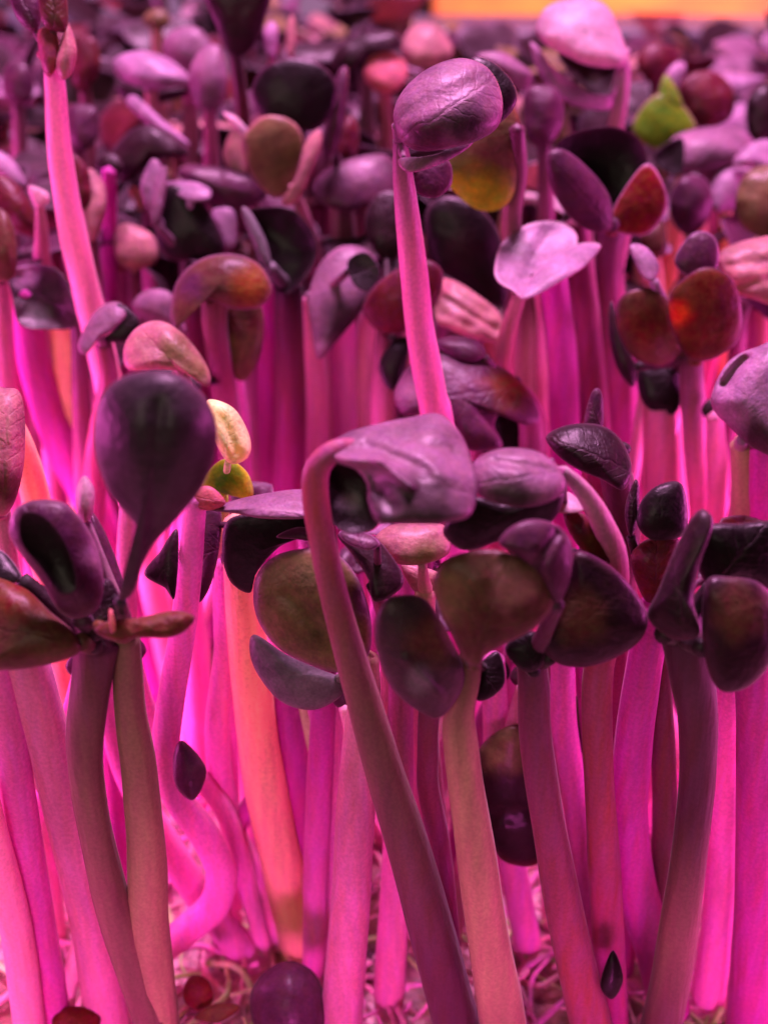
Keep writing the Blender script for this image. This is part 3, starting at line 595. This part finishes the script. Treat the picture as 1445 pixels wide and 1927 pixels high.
sprout('sprout with a broad flat plum leaf, left of the tall pink stem', 9.6,
       [(650, 380), (655, 470), (660, 560)], (26, 30, 34), ('plum', 'sred', 'rose'),
       [(C, [(588, 352), (610, 322), (655, 300), (722, 290), (750, 322), (742, 362), (662, 396), (602, 382)], 'plum', dict(ty=-.3, b=.3, spots=[(680, 305, 50, 'mauve')]))])
sprout('sprout with a large pale hooded leaf, standing against the orange board', 10.0,
       [(1172, 118), (1168, 180), (1156, 250), (1150, 360)], (28, 32, 34), ('pale', 'pinkb', 'rose'),
       [(C, [(1008, 50), (1030, 12), (1088, -6), (1140, 10), (1166, 60), (1182, 115), (1150, 128), (1100, 122), (1058, 102), (1020, 78)], 'pale', dict(ty=-.35, b=.5, th=.04)),
        (C, [(996, 82), (1012, 88), (1040, 125), (1085, 160), (1135, 188), (1150, 180), (1150, 200), (1128, 208), (1070, 195), (1020, 150)], 'lilac', dict(dy=-.05, b=.3, c=(1060, 170), th=.04)),
        (C, [(1050, 100), (1110, 118), (1168, 122), (1160, 170), (1135, 190), (1085, 155)], 'dark', dict(dy=.12, b=-.3, spots=[(1120, 150, 20, 'grey')]))])
sprout('bright green leaf sprout with a pointed tip, the only green one at upper right', 10.8,
       [(1245, 280), (1248, 360), (1250, 450)], (26, 30, 34), ('olive', 'pinkb', 'peach'),
       [(C, [(1188, 240), (1208, 200), (1240, 176), (1276, 188), (1310, 238), (1292, 268), (1250, 284), (1208, 270)], 'green', dict(b=.3, ty=.1, rim=P['pinkb'])),
        (C, [(1236, 190), (1250, 140), (1272, 165), (1285, 205), (1255, 200)], 'green', dict(dy=.1, b=.4, rim=P['pinkb']))])
sprout('sprout with a plump lilac pod shaped leaf open in a black hollow at its left', 10.4,
       [(1290, 320), (1275, 380), (1265, 470)], (26, 30, 36), ('tan', 'peach', 'peach'),
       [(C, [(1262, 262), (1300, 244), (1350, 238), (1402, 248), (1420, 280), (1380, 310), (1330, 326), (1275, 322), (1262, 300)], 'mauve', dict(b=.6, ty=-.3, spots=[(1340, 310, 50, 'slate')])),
        (C, [(1228, 296), (1252, 270), (1285, 262), (1282, 325), (1250, 322)], 'black', dict(dy=-.18, b=-.2, th=.04))])  # black blade set in front, painting in the dark of the opening
for lab, y_, o, col, st in [
        ('small round plum leaf sprout below the lilac pod', 9.9, [(1260, 370), (1285, 332), (1325, 335), (1342, 380), (1320, 430), (1285, 440), (1262, 410)], 'plum', ('tan', 'peach')),
        ('small smooth lilac leaf sprout beside the olive round leaf', 10.1, [(1336, 350), (1360, 316), (1400, 322), (1395, 370), (1355, 400), (1336, 385)], 'lilac', ('peach', 'peach')),
        ('sprout with a round olive brown leaf cut by the right edge', 9.4, [(1382, 378), (1400, 330), (1440, 310), (1490, 320), (1490, 450), (1440, 450), (1395, 425)], 'olive', ('tan', 'rose')),
        ('round coral pink bud sprout in the upper rows', 11.5, [(684, 130), (705, 100), (740, 98), (766, 125), (758, 160), (725, 176), (694, 162)], 'coral', ('coral', 'rose')),
        ('sprout with a smooth round dusky pink leaf right of the coral bud', 12.0, [(754, 90), (775, 50), (815, 44), (845, 75), (850, 110), (815, 128), (770, 125)], 'pinkb', ('pinkb', 'rose')),
        ('sprout with a striped lilac leaf lying flat, upper left', 11.0, [(214, 112), (270, 95), (330, 118), (358, 155), (300, 168), (232, 152)], 'lilac', ('pinkb', 'rose')),
        ('sprout with wide dark tent shaped leaf edged in pink, upper left', 9.9, [(205, 300), (240, 250), (285, 235), (330, 260), (355, 290), (300, 300), (235, 345)], 'dark', ('pp', 'pk')),
        ('sprout with a lilac strap leaf cut by the left edge', 9.2, [(-20, 280), (20, 295), (52, 345), (35, 360), (0, 330), (-20, 310)], 'lilac', ('wine', 'rose')),
        ('sprout with a dull pink drooping leaf right of the salmon stem', 9.3, [(215, 440), (240, 420), (290, 445), (296, 490), (255, 508), (222, 490)], 'pinkb', ('wine', 'pk')),
        ('sprout with a lilac leaf over a plum one, left of the mushroom leaf', 8.6, [(250, 570), (280, 545), (320, 550), (340, 590), (350, 630), (310, 625), (262, 600)], 'mauve', ('pp', 'pk')),
        ('sprout with a dark plum round leaf, upper right corner', 11.0, [(1275, 170), (1300, 138), (1345, 135), (1380, 170), (1375, 220), (1330, 240), (1290, 220)], 'wine', ('wine', 'rose')),
        ('small plum leaf sprout right of the domed plum leaf', 9.6, [(985, 180), (1010, 160), (1050, 170), (1060, 230), (1030, 275), (992, 260)], 'plum', ('plum', 'rose')),
        ('sprout with a dark wine leaf slanting in from the left edge', 8.9, [(-25, 330), (20, 335), (57, 378), (80, 435), (60, 448), (0, 415), (-25, 400)], 'wine', ('wine', 'rose')),
        ('sprout with a brown leaf cut by the left edge, above the pink stems', 8.0, [(-25, 400), (8, 395), (30, 440), (30, 515), (0, 530), (-25, 500)], 'brown', ('pp', 'rose')),
        ('sprout with a tiny pale pink leaf beside the salmon pink stem', 8.7, [(54, 350), (88, 361), (92, 380), (68, 390)], 'pale', ('pinkb', 'rose')),
        ('sprout with a squarish plum leaf right behind the salmon pink stem', 10.2, [(122, 215), (140, 196), (182, 205), (184, 260), (150, 288), (124, 270)], 'plum', ('pp', 'rose')),
        ('sprout with a narrow wine red leaf right of the salmon pink stem', 9.0, [(128, 292), (150, 296), (168, 325), (172, 378), (150, 396), (135, 350)], 'wine', ('wine', 'pk')),
        ('sprout with an olive pink pointed leaf, right of the narrow wine leaf', 9.0, [(170, 316), (198, 350), (198, 405), (175, 455), (154, 410), (160, 350)], 'pinkb', ('wine', 'pk')),
        ('sprout with a long thin lilac ridge leaf over the dark tent shaped leaf', 10.3, [(237, 190), (256, 180), (310, 228), (356, 268), (342, 278), (290, 245), (250, 210)], 'lilac', ('pp', 'pk')),
        ('sprout with a long dark plum leaf lying flat, right of the frilled lilac flaps', 9.5, [(338, 318), (400, 312), (478, 332), (502, 370), (440, 395), (392, 380), (350, 345)], 'plum', ('wine', 'rose')),
        ('sprout with a thin upright plum leaf, lilac tipped, right of the round black leaf', 9.7, [(630, 152), (650, 124), (656, 156), (642, 260), (616, 302), (606, 262)], 'plum', ('plum', 'rose')),
        ('sprout with a half hidden wine leaf below the coral bud', 9.9, [(640, 232), (664, 218), (677, 260), (662, 322), (622, 338), (625, 280)], 'wine', ('wine', 'rose')),
        ('sprout with a dark arched leaf left of the coral bud', 11.6, [(622, 120), (640, 85), (685, 62), (742, 60), (755, 90), (700, 100), (655, 138)], 'dark', ('dark', 'rose')),
        ('sprout with a small upright lilac bud leaf right of the hanging plum leaf', 11.0, [(496, 60), (508, 40), (522, 50), (524, 85), (512, 112), (499, 95)], 'lilac', ('pinkb', 'pk')),
        ('sprout with a sharp pink leaf tip near the top edge', 11.4, [(538, 60), (550, 28), (557, 60), (552, 100), (540, 102)], 'pinkb', ('pinkb', 'pk')),
        ('sprout with a large mauve leaf left of the hanging plum leaf', 11.5, [(306, 85), (330, 55), (372, 52), (398, 80), (400, 112), (360, 132), (316, 118)], 'mauve', ('pp', 'rose')),
        ('sprout with a lilac topped plum leaf under the hanging plum leaf', 10.8, [(356, 140), (378, 94), (412, 86), (428, 140), (416, 200), (370, 202)], 'mauve', ('pp', 'rose')),
        ('sprout with a small olive leaf near the top left', 12.6, [(268, 40), (285, 18), (312, 20), (320, 45), (292, 58)], 'olive', ('tan', 'rose')),
        ('sprout with a lilac flap leaf right of the domed plum leaf', 10.3, [(895, 104), (940, 97), (975, 115), (1002, 142), (985, 172), (930, 132)], 'mauve', ('plum', 'rose')),
        ('sprout with a red wine leaf right of the pale hooded leaf', 11.8, [(1198, 108), (1225, 82), (1270, 90), (1272, 120), (1232, 156), (1205, 138)], 'wine', ('wine', 'rose')),
        ('sprout with a small lilac leaf touching the green leaf tip', 11.2, [(1252, 140), (1274, 116), (1290, 124), (1282, 166), (1262, 170)], 'lilac', ('pinkb', 'rose')),
        ('sprout with a near black leaf at the right edge of the upper rows', 10.9, [(1403, 205), (1415, 172), (1450, 155), (1480, 200), (1470, 268), (1414, 264)], 'dark', ('wine', 'sred')),
        ('sprout with a lilac leaf cut by the right edge, above the olive brown one', 10.2, [(1378, 305), (1410, 270), (1450, 264), (1475, 300), (1460, 322), (1410, 316)], 'lilac', ('peach', 'peach')),
        ('sprout with a dark leaf for the dark underside of the striped lilac leaf', 11.3, [(225, 158), (285, 168), (350, 162), (346, 182), (290, 195), (232, 188)], 'dark', ('pp', 'rose')),  # separate dark blade standing for the underside of the striped leaf
        ('sprout with a plum leaf left of the salmon stem near the top edge', 11.0, [(5, 150), (20, 115), (50, 120), (66, 160), (50, 195), (15, 190)], 'plum', ('plum', 'rose')),
        ('sprout with a dark plum leaf right of the knobbly red crown', 11.0, [(135, 130), (150, 70), (180, 75), (190, 130), (165, 165), (140, 160)], 'wine', ('wine', 'rose')),
        ('sprout with a shaded wine leaf under the blood red lobe', 9.3, [(1205, 440), (1240, 412), (1254, 440), (1250, 480), (1215, 478)], 'brown', ('tan', 'peach'))]:
    cx_ = sum(p[0] for p in o) / len(o); by = max(p[1] for p in o) - 6
    sprout(lab, y_, [(cx_, by), (cx_ + 4, by + 70), (cx_ + 6, by + 160)], (min(24, .4 * (max(p[0] for p in o) - min(p[0] for p in o))), 28, 34), st, [(C, o, col, dict(ty=-.1 if col in ('lilac', 'pinkb', 'coral') else .1, b=.5, wob=.04))])

# ------------------------------------------------------------------ stems seen through the gaps of the middle rows
for lab, y_, path, w, c in [
        ('hot pink slanting stem behind the big spoon leaf', 8.25, [(50, 545), (62, 660), (90, 760), (130, 860), (180, 960)], (50, 66, 72, 70), 'mag'),
        ('peach stem under the crinkled black cup leaf', 8.3, [(112, 555), (122, 650), (130, 730), (140, 820)], (46, 48, 50), 'peach'),
        ('peach stem left of the big spoon leaf', 6.2, [(18, 780), (44, 850), (66, 930), (85, 1050)], (36, 50, 54, 54), 'peach'),
        ('pink stem at the left edge below the plum leaves', 8.35, [(8, 480), (14, 600), (18, 700), (30, 820)], (44, 46, 46), 'rose'),
        ('purple magenta stem left of the glossy black cup leaf', 9.0, [(508, 510), (510, 600), (512, 720), (515, 880)], (48, 54, 56), 'mag'),
        ('rose stem behind the lilac folded leaf', 8.9, [(640, 545), (645, 600), (650, 700), (652, 820)], (44, 48, 48), 'pk'),
        ('magenta stem left of the dark blood red leaf', 8.6, [(706, 560), (692, 620), (690, 700), (692, 800)], (36, 40, 42), 'rose'),
        ('violet magenta stem right of the pale two lobed leaf', 8.1, [(1032, 478), (1042, 540), (1055, 650), (1062, 800)], (50, 56, 58), 'mag'),
        ('salmon stem beside the violet magenta stem', 8.4, [(1006, 500), (1014, 590), (1020, 680), (1024, 800)], (36, 40, 40), 'soft'),
        ('wine red stem in shade behind the black cup leaf', 8.85, [(1085, 415), (1092, 520), (1108, 640), (1118, 760)], (46, 52, 52), 'pp'),
        ('rose stem below the black leaf under the heart shaped leaf', 7.7, [(1238, 760), (1240, 850), (1240, 960)], (60, 66, 66), 'rose'),
        ('pale pink stem left of the fat lilac leaf', 7.4, [(1345, 780), (1348, 880), (1350, 1000)], (34, 40, 40), 'rose'),
        ('magenta stem below the fat lilac leaf at the right edge', 6.4, [(1440, 840), (1440, 920), (1440, 1020)], (60, 64, 64), 'mag'),
        ('pink stem right of the peach stem behind the spoon leaf', 8.15, [(400, 540), (425, 660), (445, 760), (455, 900)], (34, 44, 44), 'pk'),
        ('hot pink stem between the salmon stem and the pink drooping leaf', 9.4, [(206, 320), (206, 420), (205, 520)], (28, 30, 30), 'mag')]:
    x_, y2 = path[0][:2]
    sprout(lab, y_, path, w, (c, c), hid(x_, y2 - 8, 26, 'dark'))

# thin late sprouts, curving low among the thick ones
for lab, y_, path, w, c in [
        ('thin pale stem curling across the bottom left corner', 4.9, [(10, 1290), (60, 1440), (130, 1560), (160, 1700), (130, 1860)], (26, 30, 32), 'soft'),
        ('thin hot pink stem crossing behind the dusty rose stem', 5.3, [(150, 1270), (110, 1420), (60, 1560), (40, 1720)], (28, 34, 34), 'pk'),
        ('thin curved pink stem beside the bowed stem', 5.6, [(250, 1240), (300, 1380), (420, 1520), (470, 1680)], (30, 36, 38), 'pk'),
        ('thin rose stem leaning left behind the tan stem at centre', 5.5, [(985, 1290), (940, 1450), (880, 1600), (850, 1760)], (28, 34, 36), 'rose'),
        ('thin pale stem crossing behind the near black stem', 5.5, [(1225, 1220), (1270, 1400), (1350, 1560), (1390, 1740)], (28, 36, 38), 'soft'),
        ('thin pink stem leaning right at the bottom edge centre', 5.2, [(650, 1330), (700, 1500), (790, 1680), (820, 1860)], (26, 32, 34), 'soft'),
        ('thin magenta stem leaning left under the round olive leaf', 5.7, [(560, 1330), (500, 1460), (440, 1580), (420, 1700)], (28, 34, 36), 'mag')]:
    sprout(lab, y_, path, w, (c, c), hid(path[0][0], path[0][1] - 16, 26, 'plum'))

# ------------------------------------------------------------------ loose bits low among the stems
def loose(name, label, cat, outline, Y, pig, **kw):
    pts = [at(x, y, Y) for x, y in outline]
    base = (sum(p.x for p in pts) / len(pts), Y, min(p.z for p in pts))
    o = leaf_px(name, outline, Y, P[pig], base, None, mat=kw.pop('mat', None), **kw)
    o['label'] = label; o['category'] = cat
    return o
loose('round_bud', 'round glossy purple bud at the bottom edge, in front of the peach stem', 'bud', [(470, 1880), (488, 1838), (525, 1812), (560, 1810), (597, 1838), (612, 1892), (600, 1950), (540, 1975), (485, 1945)], 4.75, 'plum', b=.9, bp=.5, ty=-.3, rim=P['dark'])
loose('fallen_leaf', 'small pointed violet leaf caught between pink stems at lower left', 'leaf', [(345, 1394), (386, 1440), (382, 1480), (360, 1506), (330, 1476), (327, 1420)], 5.1, 'plum', b=.4)
loose('fallen_leaf', 'tiny black drop shaped husk near the bottom right', 'husk', [(1152, 1788), (1172, 1836), (1162, 1870), (1146, 1880), (1129, 1850)], 4.5, 'black', b=.4)
loose('fallen_leaf', 'dark low leaf with an olive rounded top behind the tan stem', 'leaf', [(902, 1408), (955, 1366), (1000, 1380), (1015, 1470), (1020, 1615), (950, 1622), (918, 1565), (898, 1470)], 5.35, 'dark', b=.35, ty=.4, spots=[(945, 1410, 60, 'olive')], creases=[(920, 1540, 1000, 1525, 12, .06)], rim=P['wine'])
loose('fallen_leaf', 'small greenish leaf half hidden behind the arched sprout stem', 'leaf', [(1060, 1335), (1085, 1310), (1110, 1330), (1105, 1400), (1080, 1420), (1062, 1380)], 5.6, 'olive', b=.4)
loose('seed_coat', 'broken rust red seed coat on the mat at lower left', 'seed coat', [(345, 1860), (362, 1835), (392, 1845), (402, 1880), (380, 1905), (350, 1890)], 4.9, 'red', b=.4, mat=M_DRY)
loose('seed_coat', 'flat red seed coat beside the round bud', 'seed coat', [(365, 1915), (400, 1890), (440, 1888), (450, 1900), (410, 1925)], 4.78, 'rust', b=.3, ty=-.8, mat=M_DRY)
loose('seed_coat', 'dark red seed coat in the bottom left corner', 'seed coat', [(100, 1905), (140, 1893), (185, 1905), (180, 1940), (110, 1945)], 4.75, 'red', b=.4, ty=-.5, mat=M_DRY)

k = 0; rj = random.Random(4)
for x_, y_, pg_, sz, yy_ in [(215, 1900, 'rust', 15, 5.0), (640, 1880, 'wine', 14, 5.05), (560, 1690, 'wine', 20, 5.7), (525, 1730, 'plum', 16, 5.6), (590, 1755, 'rust', 12, 5.5),
                    (985, 1895, 'rust', 13, 5.05), (1180, 1905, 'wine', 14, 5.0), (1400, 1890, 'rust', 14, 5.05), (700, 1800, 'plum', 13, 5.4), (20, 1640, 'dark', 12, 4.9), (255, 1890, 'dark', 10, 5.05), (1330, 1780, 'rust', 12, 5.5)]:
    a_ = k * 1.3
    o_ = [(x_ + sz * (1.3 * math.cos(t) * math.cos(a_) - .7 * math.sin(t) * math.sin(a_)), y_ + sz * .8 * (1.3 * math.cos(t) * math.sin(a_) + .7 * math.sin(t) * math.cos(a_))) for t in [q * math.pi / 4 + rj.uniform(-.3, .3) for q in range(8)]]
    o_ = [(x_ + (a - x_) * (s_ := rj.uniform(.55, 1.25)), y_ + (b - y_) * s_) for a, b in o_]
    # lies on the mat at this pixel
    d_ = ray(x_, y_); yg = d_.y * (CAMZ - .08) / -d_.z
    q_ = loose('seed_coat', 'small broken seed coat lying on the mat between the stems', 'seed coat', o_, yg, pg_, b=.5, ty=-.9, mat=M_DRY)
    q_['group'] = 'seed coats scattered on the mat'; k += 1
# pale root hairs and fibres matted over the growing mat
def fibres():
    rf = random.Random(5); parts = []
    for q in range(900):
        y = 4.0 + 6.5 * rf.random() ** 1.3; x = rf.uniform(-1, 1) * (y * .42 + .4); a = rf.uniform(0, 6.3); ln = rf.uniform(.25, .9)
        pts = []
        for t in range(4):
            pts.append(Vector((x, y, .0 + rf.uniform(-.02, .14) + .05 * noise.noise(Vector((x * 1.3, y * 1.3, 0)))))); a += rf.uniform(-.9, .9)
            x += math.cos(a) * ln / 3; y += math.sin(a) * ln / 3
        r = rf.uniform(.008, .026); c_ = P[rf.choice(['soft', 'pk', 'cream', 'rose', 'soft'])]
        parts.append(tube(pts, [r, r, r * .6], [c_, c_], ns=5, samples=9, seed=q))
    return parts
V_, F_, C_ = merge(fibres())
o = link('root_fibres', V_, F_, C_, M_STEM, (0, 0, 0), None)
o['kind'] = 'stuff'; o['label'] = 'pale pink root hairs matted over the growing mat between the stems'; o['category'] = 'roots'


# ------------------------------------------------------------------ the rows behind: every sprout on its own
def emit(name, V, F, Cc, mat, base, root, blade=None):
    if root is FAR:
        o = len(FAR[0]); FAR[0].extend(V); FAR[1].extend(tuple(q + o for q in f) for f in F); FAR[2].extend(Cc); FAR[3].extend([0 if mat is M_LEAF else 1] * len(F))
    else: link(name, V, F, Cc, mat, base, root, blade)
FAR = ([], [], [], [])
def leaf_free(base, root, org, u, v, n, ln, wd, pig, bend, cup, th=.022, ns=24, notch=.12):
    """cotyledon blade: org = stalk end, u = along, v = across, n = upper side"""
    shp = []
    for i in range(ns):
        a = 2 * math.pi * i / ns
        x = .5 - .5 * math.cos(a); y = math.sin(a) * (.25 + .75 * x ** .6) * .62
        x -= notch * max(0, math.cos(a - math.pi)) ** 6
        shp.append((x, y))
    sd = Vector((rnd() * 50, rnd() * 50, rnd() * 50))
    def P3(x, y, off):
        X, Y_ = x * ln, y * wd
        ang = bend * x
        s = X * (math.sin(ang) / ang if abs(ang) > 1e-3 else 1); h = -X * ((1 - math.cos(ang)) / ang if abs(ang) > 1e-3 else 0)
        h += cup * (Y_ * Y_) / wd + .055 * noise.noise(Vector((x * 2.6, y * 2.6, 0)) + sd) - .02 * math.exp(-(y / .06) ** 2)
        return org + u * s + v * Y_ + n * (h + off)
    cx, cy = .58, 0; vs = .8 * rnd() ** 2
    rings = (.3, .55, .75, .9, .97, 1.0)
    f = lambda i, r: P3(cx + (shp[i][0] - cx) * r, cy + (shp[i][1] - cy) * r, th / 2 * rimprof(r))
    bk = lambda i, r: P3(cx + (shp[i][0] - cx) * r, cy + (shp[i][1] - cy) * r, -th / 2 * rimprof(r))
    rimc = mixc(pig, P['lilac'], .3)
    V, F, Cc = shell(ns, rings, bk, f, lambda i, r: mixc(pig, rimc, max(0, (r - .85) / .15)), lambda i, r: (2 * (cx + (shp[i][0] - cx) * r) - 1, 2 * (cy + (shp[i][1] - cy) * r), vs))
    emit('cotyledon', V, F, Cc, M_LEAF, base, root, list(BL))

def inside(pt, poly):
    x, y = pt; c = False; j = len(poly) - 1
    for i in range(len(poly)):
        if (poly[i][1] > y) != (poly[j][1] > y) and x < (poly[j][0] - poly[i][0]) * (y - poly[i][1]) / (poly[j][1] - poly[i][1]) + poly[i][0]: c = not c
        j = i
    return c
LOOK = dict(dark='near black', plum='plum', lilac='lilac', mauve='mauve', olive='olive', pinkb='dusky pink', wine='wine red', slate='slate purple', pale='pale pink', green='green', yellow='yellow', coral='coral')
PIGS = ['dark'] * 11 + ['plum'] * 8 + ['mauve'] * 4 + ['lilac'] * 3 + ['wine'] * 6 + ['pinkb'] * 2 + ['slate'] * 7 + ['olive'] * 2 + ['pale']
SPC = ['pk', 'rose', 'mag', 'peach', 'pp', 'pp', 'rose', 'sred']
def filler(x, y, h, pg, spg, label, group, small=1.0, res=24):
    base = (x, y, 0.0)
    root = FAR if label is None else thing('sprout', label, 'sprout', base, group)
    kk = 2.6 if small < 1 else 1.0
    lean = Vector(((rnd() - .5) * .8 * kk, (rnd() - .5) * .4, 0))
    top = Vector((x, y, h)) ; foot = Vector((x, y, -.1)) - lean * .6
    bow = Vector(((rnd() - .5) * .35, (rnd() - .5) * .35, 0))
    r = (.085 + .035 * rnd()) * (.62 if small < 1 else 1)
    col = P[spg]
    parts = [tube([top, top * .7 + foot * .3 + bow, top * .3 + foot * .7 + bow * .6, foot], [r * .75, r * .95, r * 1.1, r * 1.1], [mixc(col, P[pg], .5), col, col], ns=10, samples=18, seed=x * 7)]
    az = rnd() * 2 * math.pi
    for s in (0, 1):
        a = az + s * (math.pi + (rnd() - .5) * 1.2)
        up = random.choice([.05, .35, .7, .95, 1.2, 1.35])
        hor = Vector((math.cos(a), math.sin(a), 0))
        u = (hor * math.cos(up) + Vector((0, 0, 1)) * math.sin(up)).normalized()
        v = u.cross(Vector((0, 0, 1))).normalized(); n = v.cross(u).normalized()
        if n.z < 0: n = -n
        ps = (.16 + .1 * rnd()) * (.4 if small < 1 else 1)
        org = top + u * ps
        parts.append(tube([top - Vector((0, 0, .04)), top + u * ps * .5, org + u * .05], [r * .6, r * .45, r * .35], [mixc(col, P[pg], .5), P[pg]], ns=8, samples=6))
        ln = (.52 + .34 * rnd()) * small
        leaf_free(base, root, org, u, v, n, ln, ln * (.85 + .35 * rnd()), P[pg], .4 + 1.5 * rnd(), (rnd() - .35) * 1.4, ns=res)
    V, F, Cc = merge(parts)
    emit('stem', V, F, Cc, M_STEM, base, root)

spots_ = []
def free(xx, yy, gap): return not any((a - xx) ** 2 + (b - yy) ** 2 < gap * gap for a, b, *_ in spots_)
near = [h for h in HIDE if h[1] < 9.8 and sum(p[1] for p in h[0]) / len(h[0]) > 330]
tries = 0
while tries < 30000 and len(spots_) < 85:
    tries += 1
    poly, Yh = random.choice(near)
    xs = [p[0] for p in poly]; ys = [p[1] for p in poly]
    px = min(xs) + (max(xs) - min(xs)) * (.2 + .6 * rnd()); py = min(ys) + (max(ys) - min(ys)) * (.25 + .5 * rnd())
    if not (-20 < px < 1465 and inside((px, py), poly) and inside((px, py - 12), poly)): continue
    yy = Yh + .3 + 1.6 * rnd() ** 1.5
    p = at(px, py, yy)
    if not 2.0 < p.z < 4.3 or not free(p.x, yy, .24) or any(abs(bx - p.x) < .16 and abs(by - yy) < .16 for bx, by in BASES): continue
    if yy < 5.75 or (300 < px < 470 and yy < 6): continue
    rp = .24 * FPX / to_px(p)[2]
    if not all(any(Yq < yy - .12 and inside((px + rp * math.cos(q * .785), py + rp * math.sin(q * .785)), pl) for pl, Yq in HIDE) for q in range(8)): continue
    spots_.append((p.x, yy, p.z, 'hid'))
tries = 0
while tries < 20000 and len(spots_) < 420:
    tries += 1
    yy = 9.0 + 10.1 * rnd() ** .8; dd = yy / .95
    xx = (rnd() - .5) * 2 * (dd * 722 / FPX + .4)
    if not free(xx, yy, .40): continue
    hh = 2.7 + 1.25 * rnd() ** .8
    if xx > .6 and yy > 13.5: hh -= .85 * min(1, (yy - 13.5) / 3)
    px, py, f_ = to_px(Vector((xx, yy, hh + .25)))
    if py > 575 or (yy < 12 and py < 230): continue
    rp = .5 * FPX / f_
    if any(Yq > yy and any(inside((px + m * rp, py + n_ * rp), pl) for m, n_ in ((0, 0), (1, 0), (-1, 0), (0, .8), (0, -.8), (.7, .6), (-.7, .6), (.7, -.6), (-.7, -.6))) for pl, Yq in HIDE): continue
    spots_.append((xx, yy, hh, 'far'))
spots_.sort(key=lambda q: (q[3] != 'hid', q[1]))
room = 296 - len(BASES)
for num, (xx, yy, hh, kd) in enumerate(spots_):
    pg = random.choice(PIGS); sp = random.choice(SPC)
    if kd == 'hid':
        sp = random.choice(['pk', 'soft', 'pk', 'rose', 'soft', 'mag'])
        filler(xx, yy, hh, pg, sp, 'pink stemmed sprout whose small leaves are hidden behind the leaves in front', 'stems filling the gaps behind the front leaves', small=.36, res=16)
    elif num >= room:
        filler(xx, yy, hh, pg, sp, None, None)
    else:
        side = 'left' if xx < -yy * .1 else 'right' if xx > yy * .1 else 'middle'
        row = 'last rows by the tray rim' if yy > 15.5 else 'rows behind the middle' if yy > 12.5 else 'upper rows'
        filler(xx, yy, hh, pg, sp, f'{LOOK[pg]} leaved sprout in the {row}, {side} of the photo', f'{LOOK[pg]} sprouts, {row}, {side}')
o = link('distant_sprouts', FAR[0], FAR[1], FAR[2], M_LEAF, (0, 0, 0), None)
o.data.materials.append(M_STEM); o.data.polygons.foreach_set('material_index', FAR[3])
o['kind'] = 'stuff'; o['label'] = 'blurred mass of purple sprouts in the farthest rows before the tray rim'; o['category'] = 'sprouts'
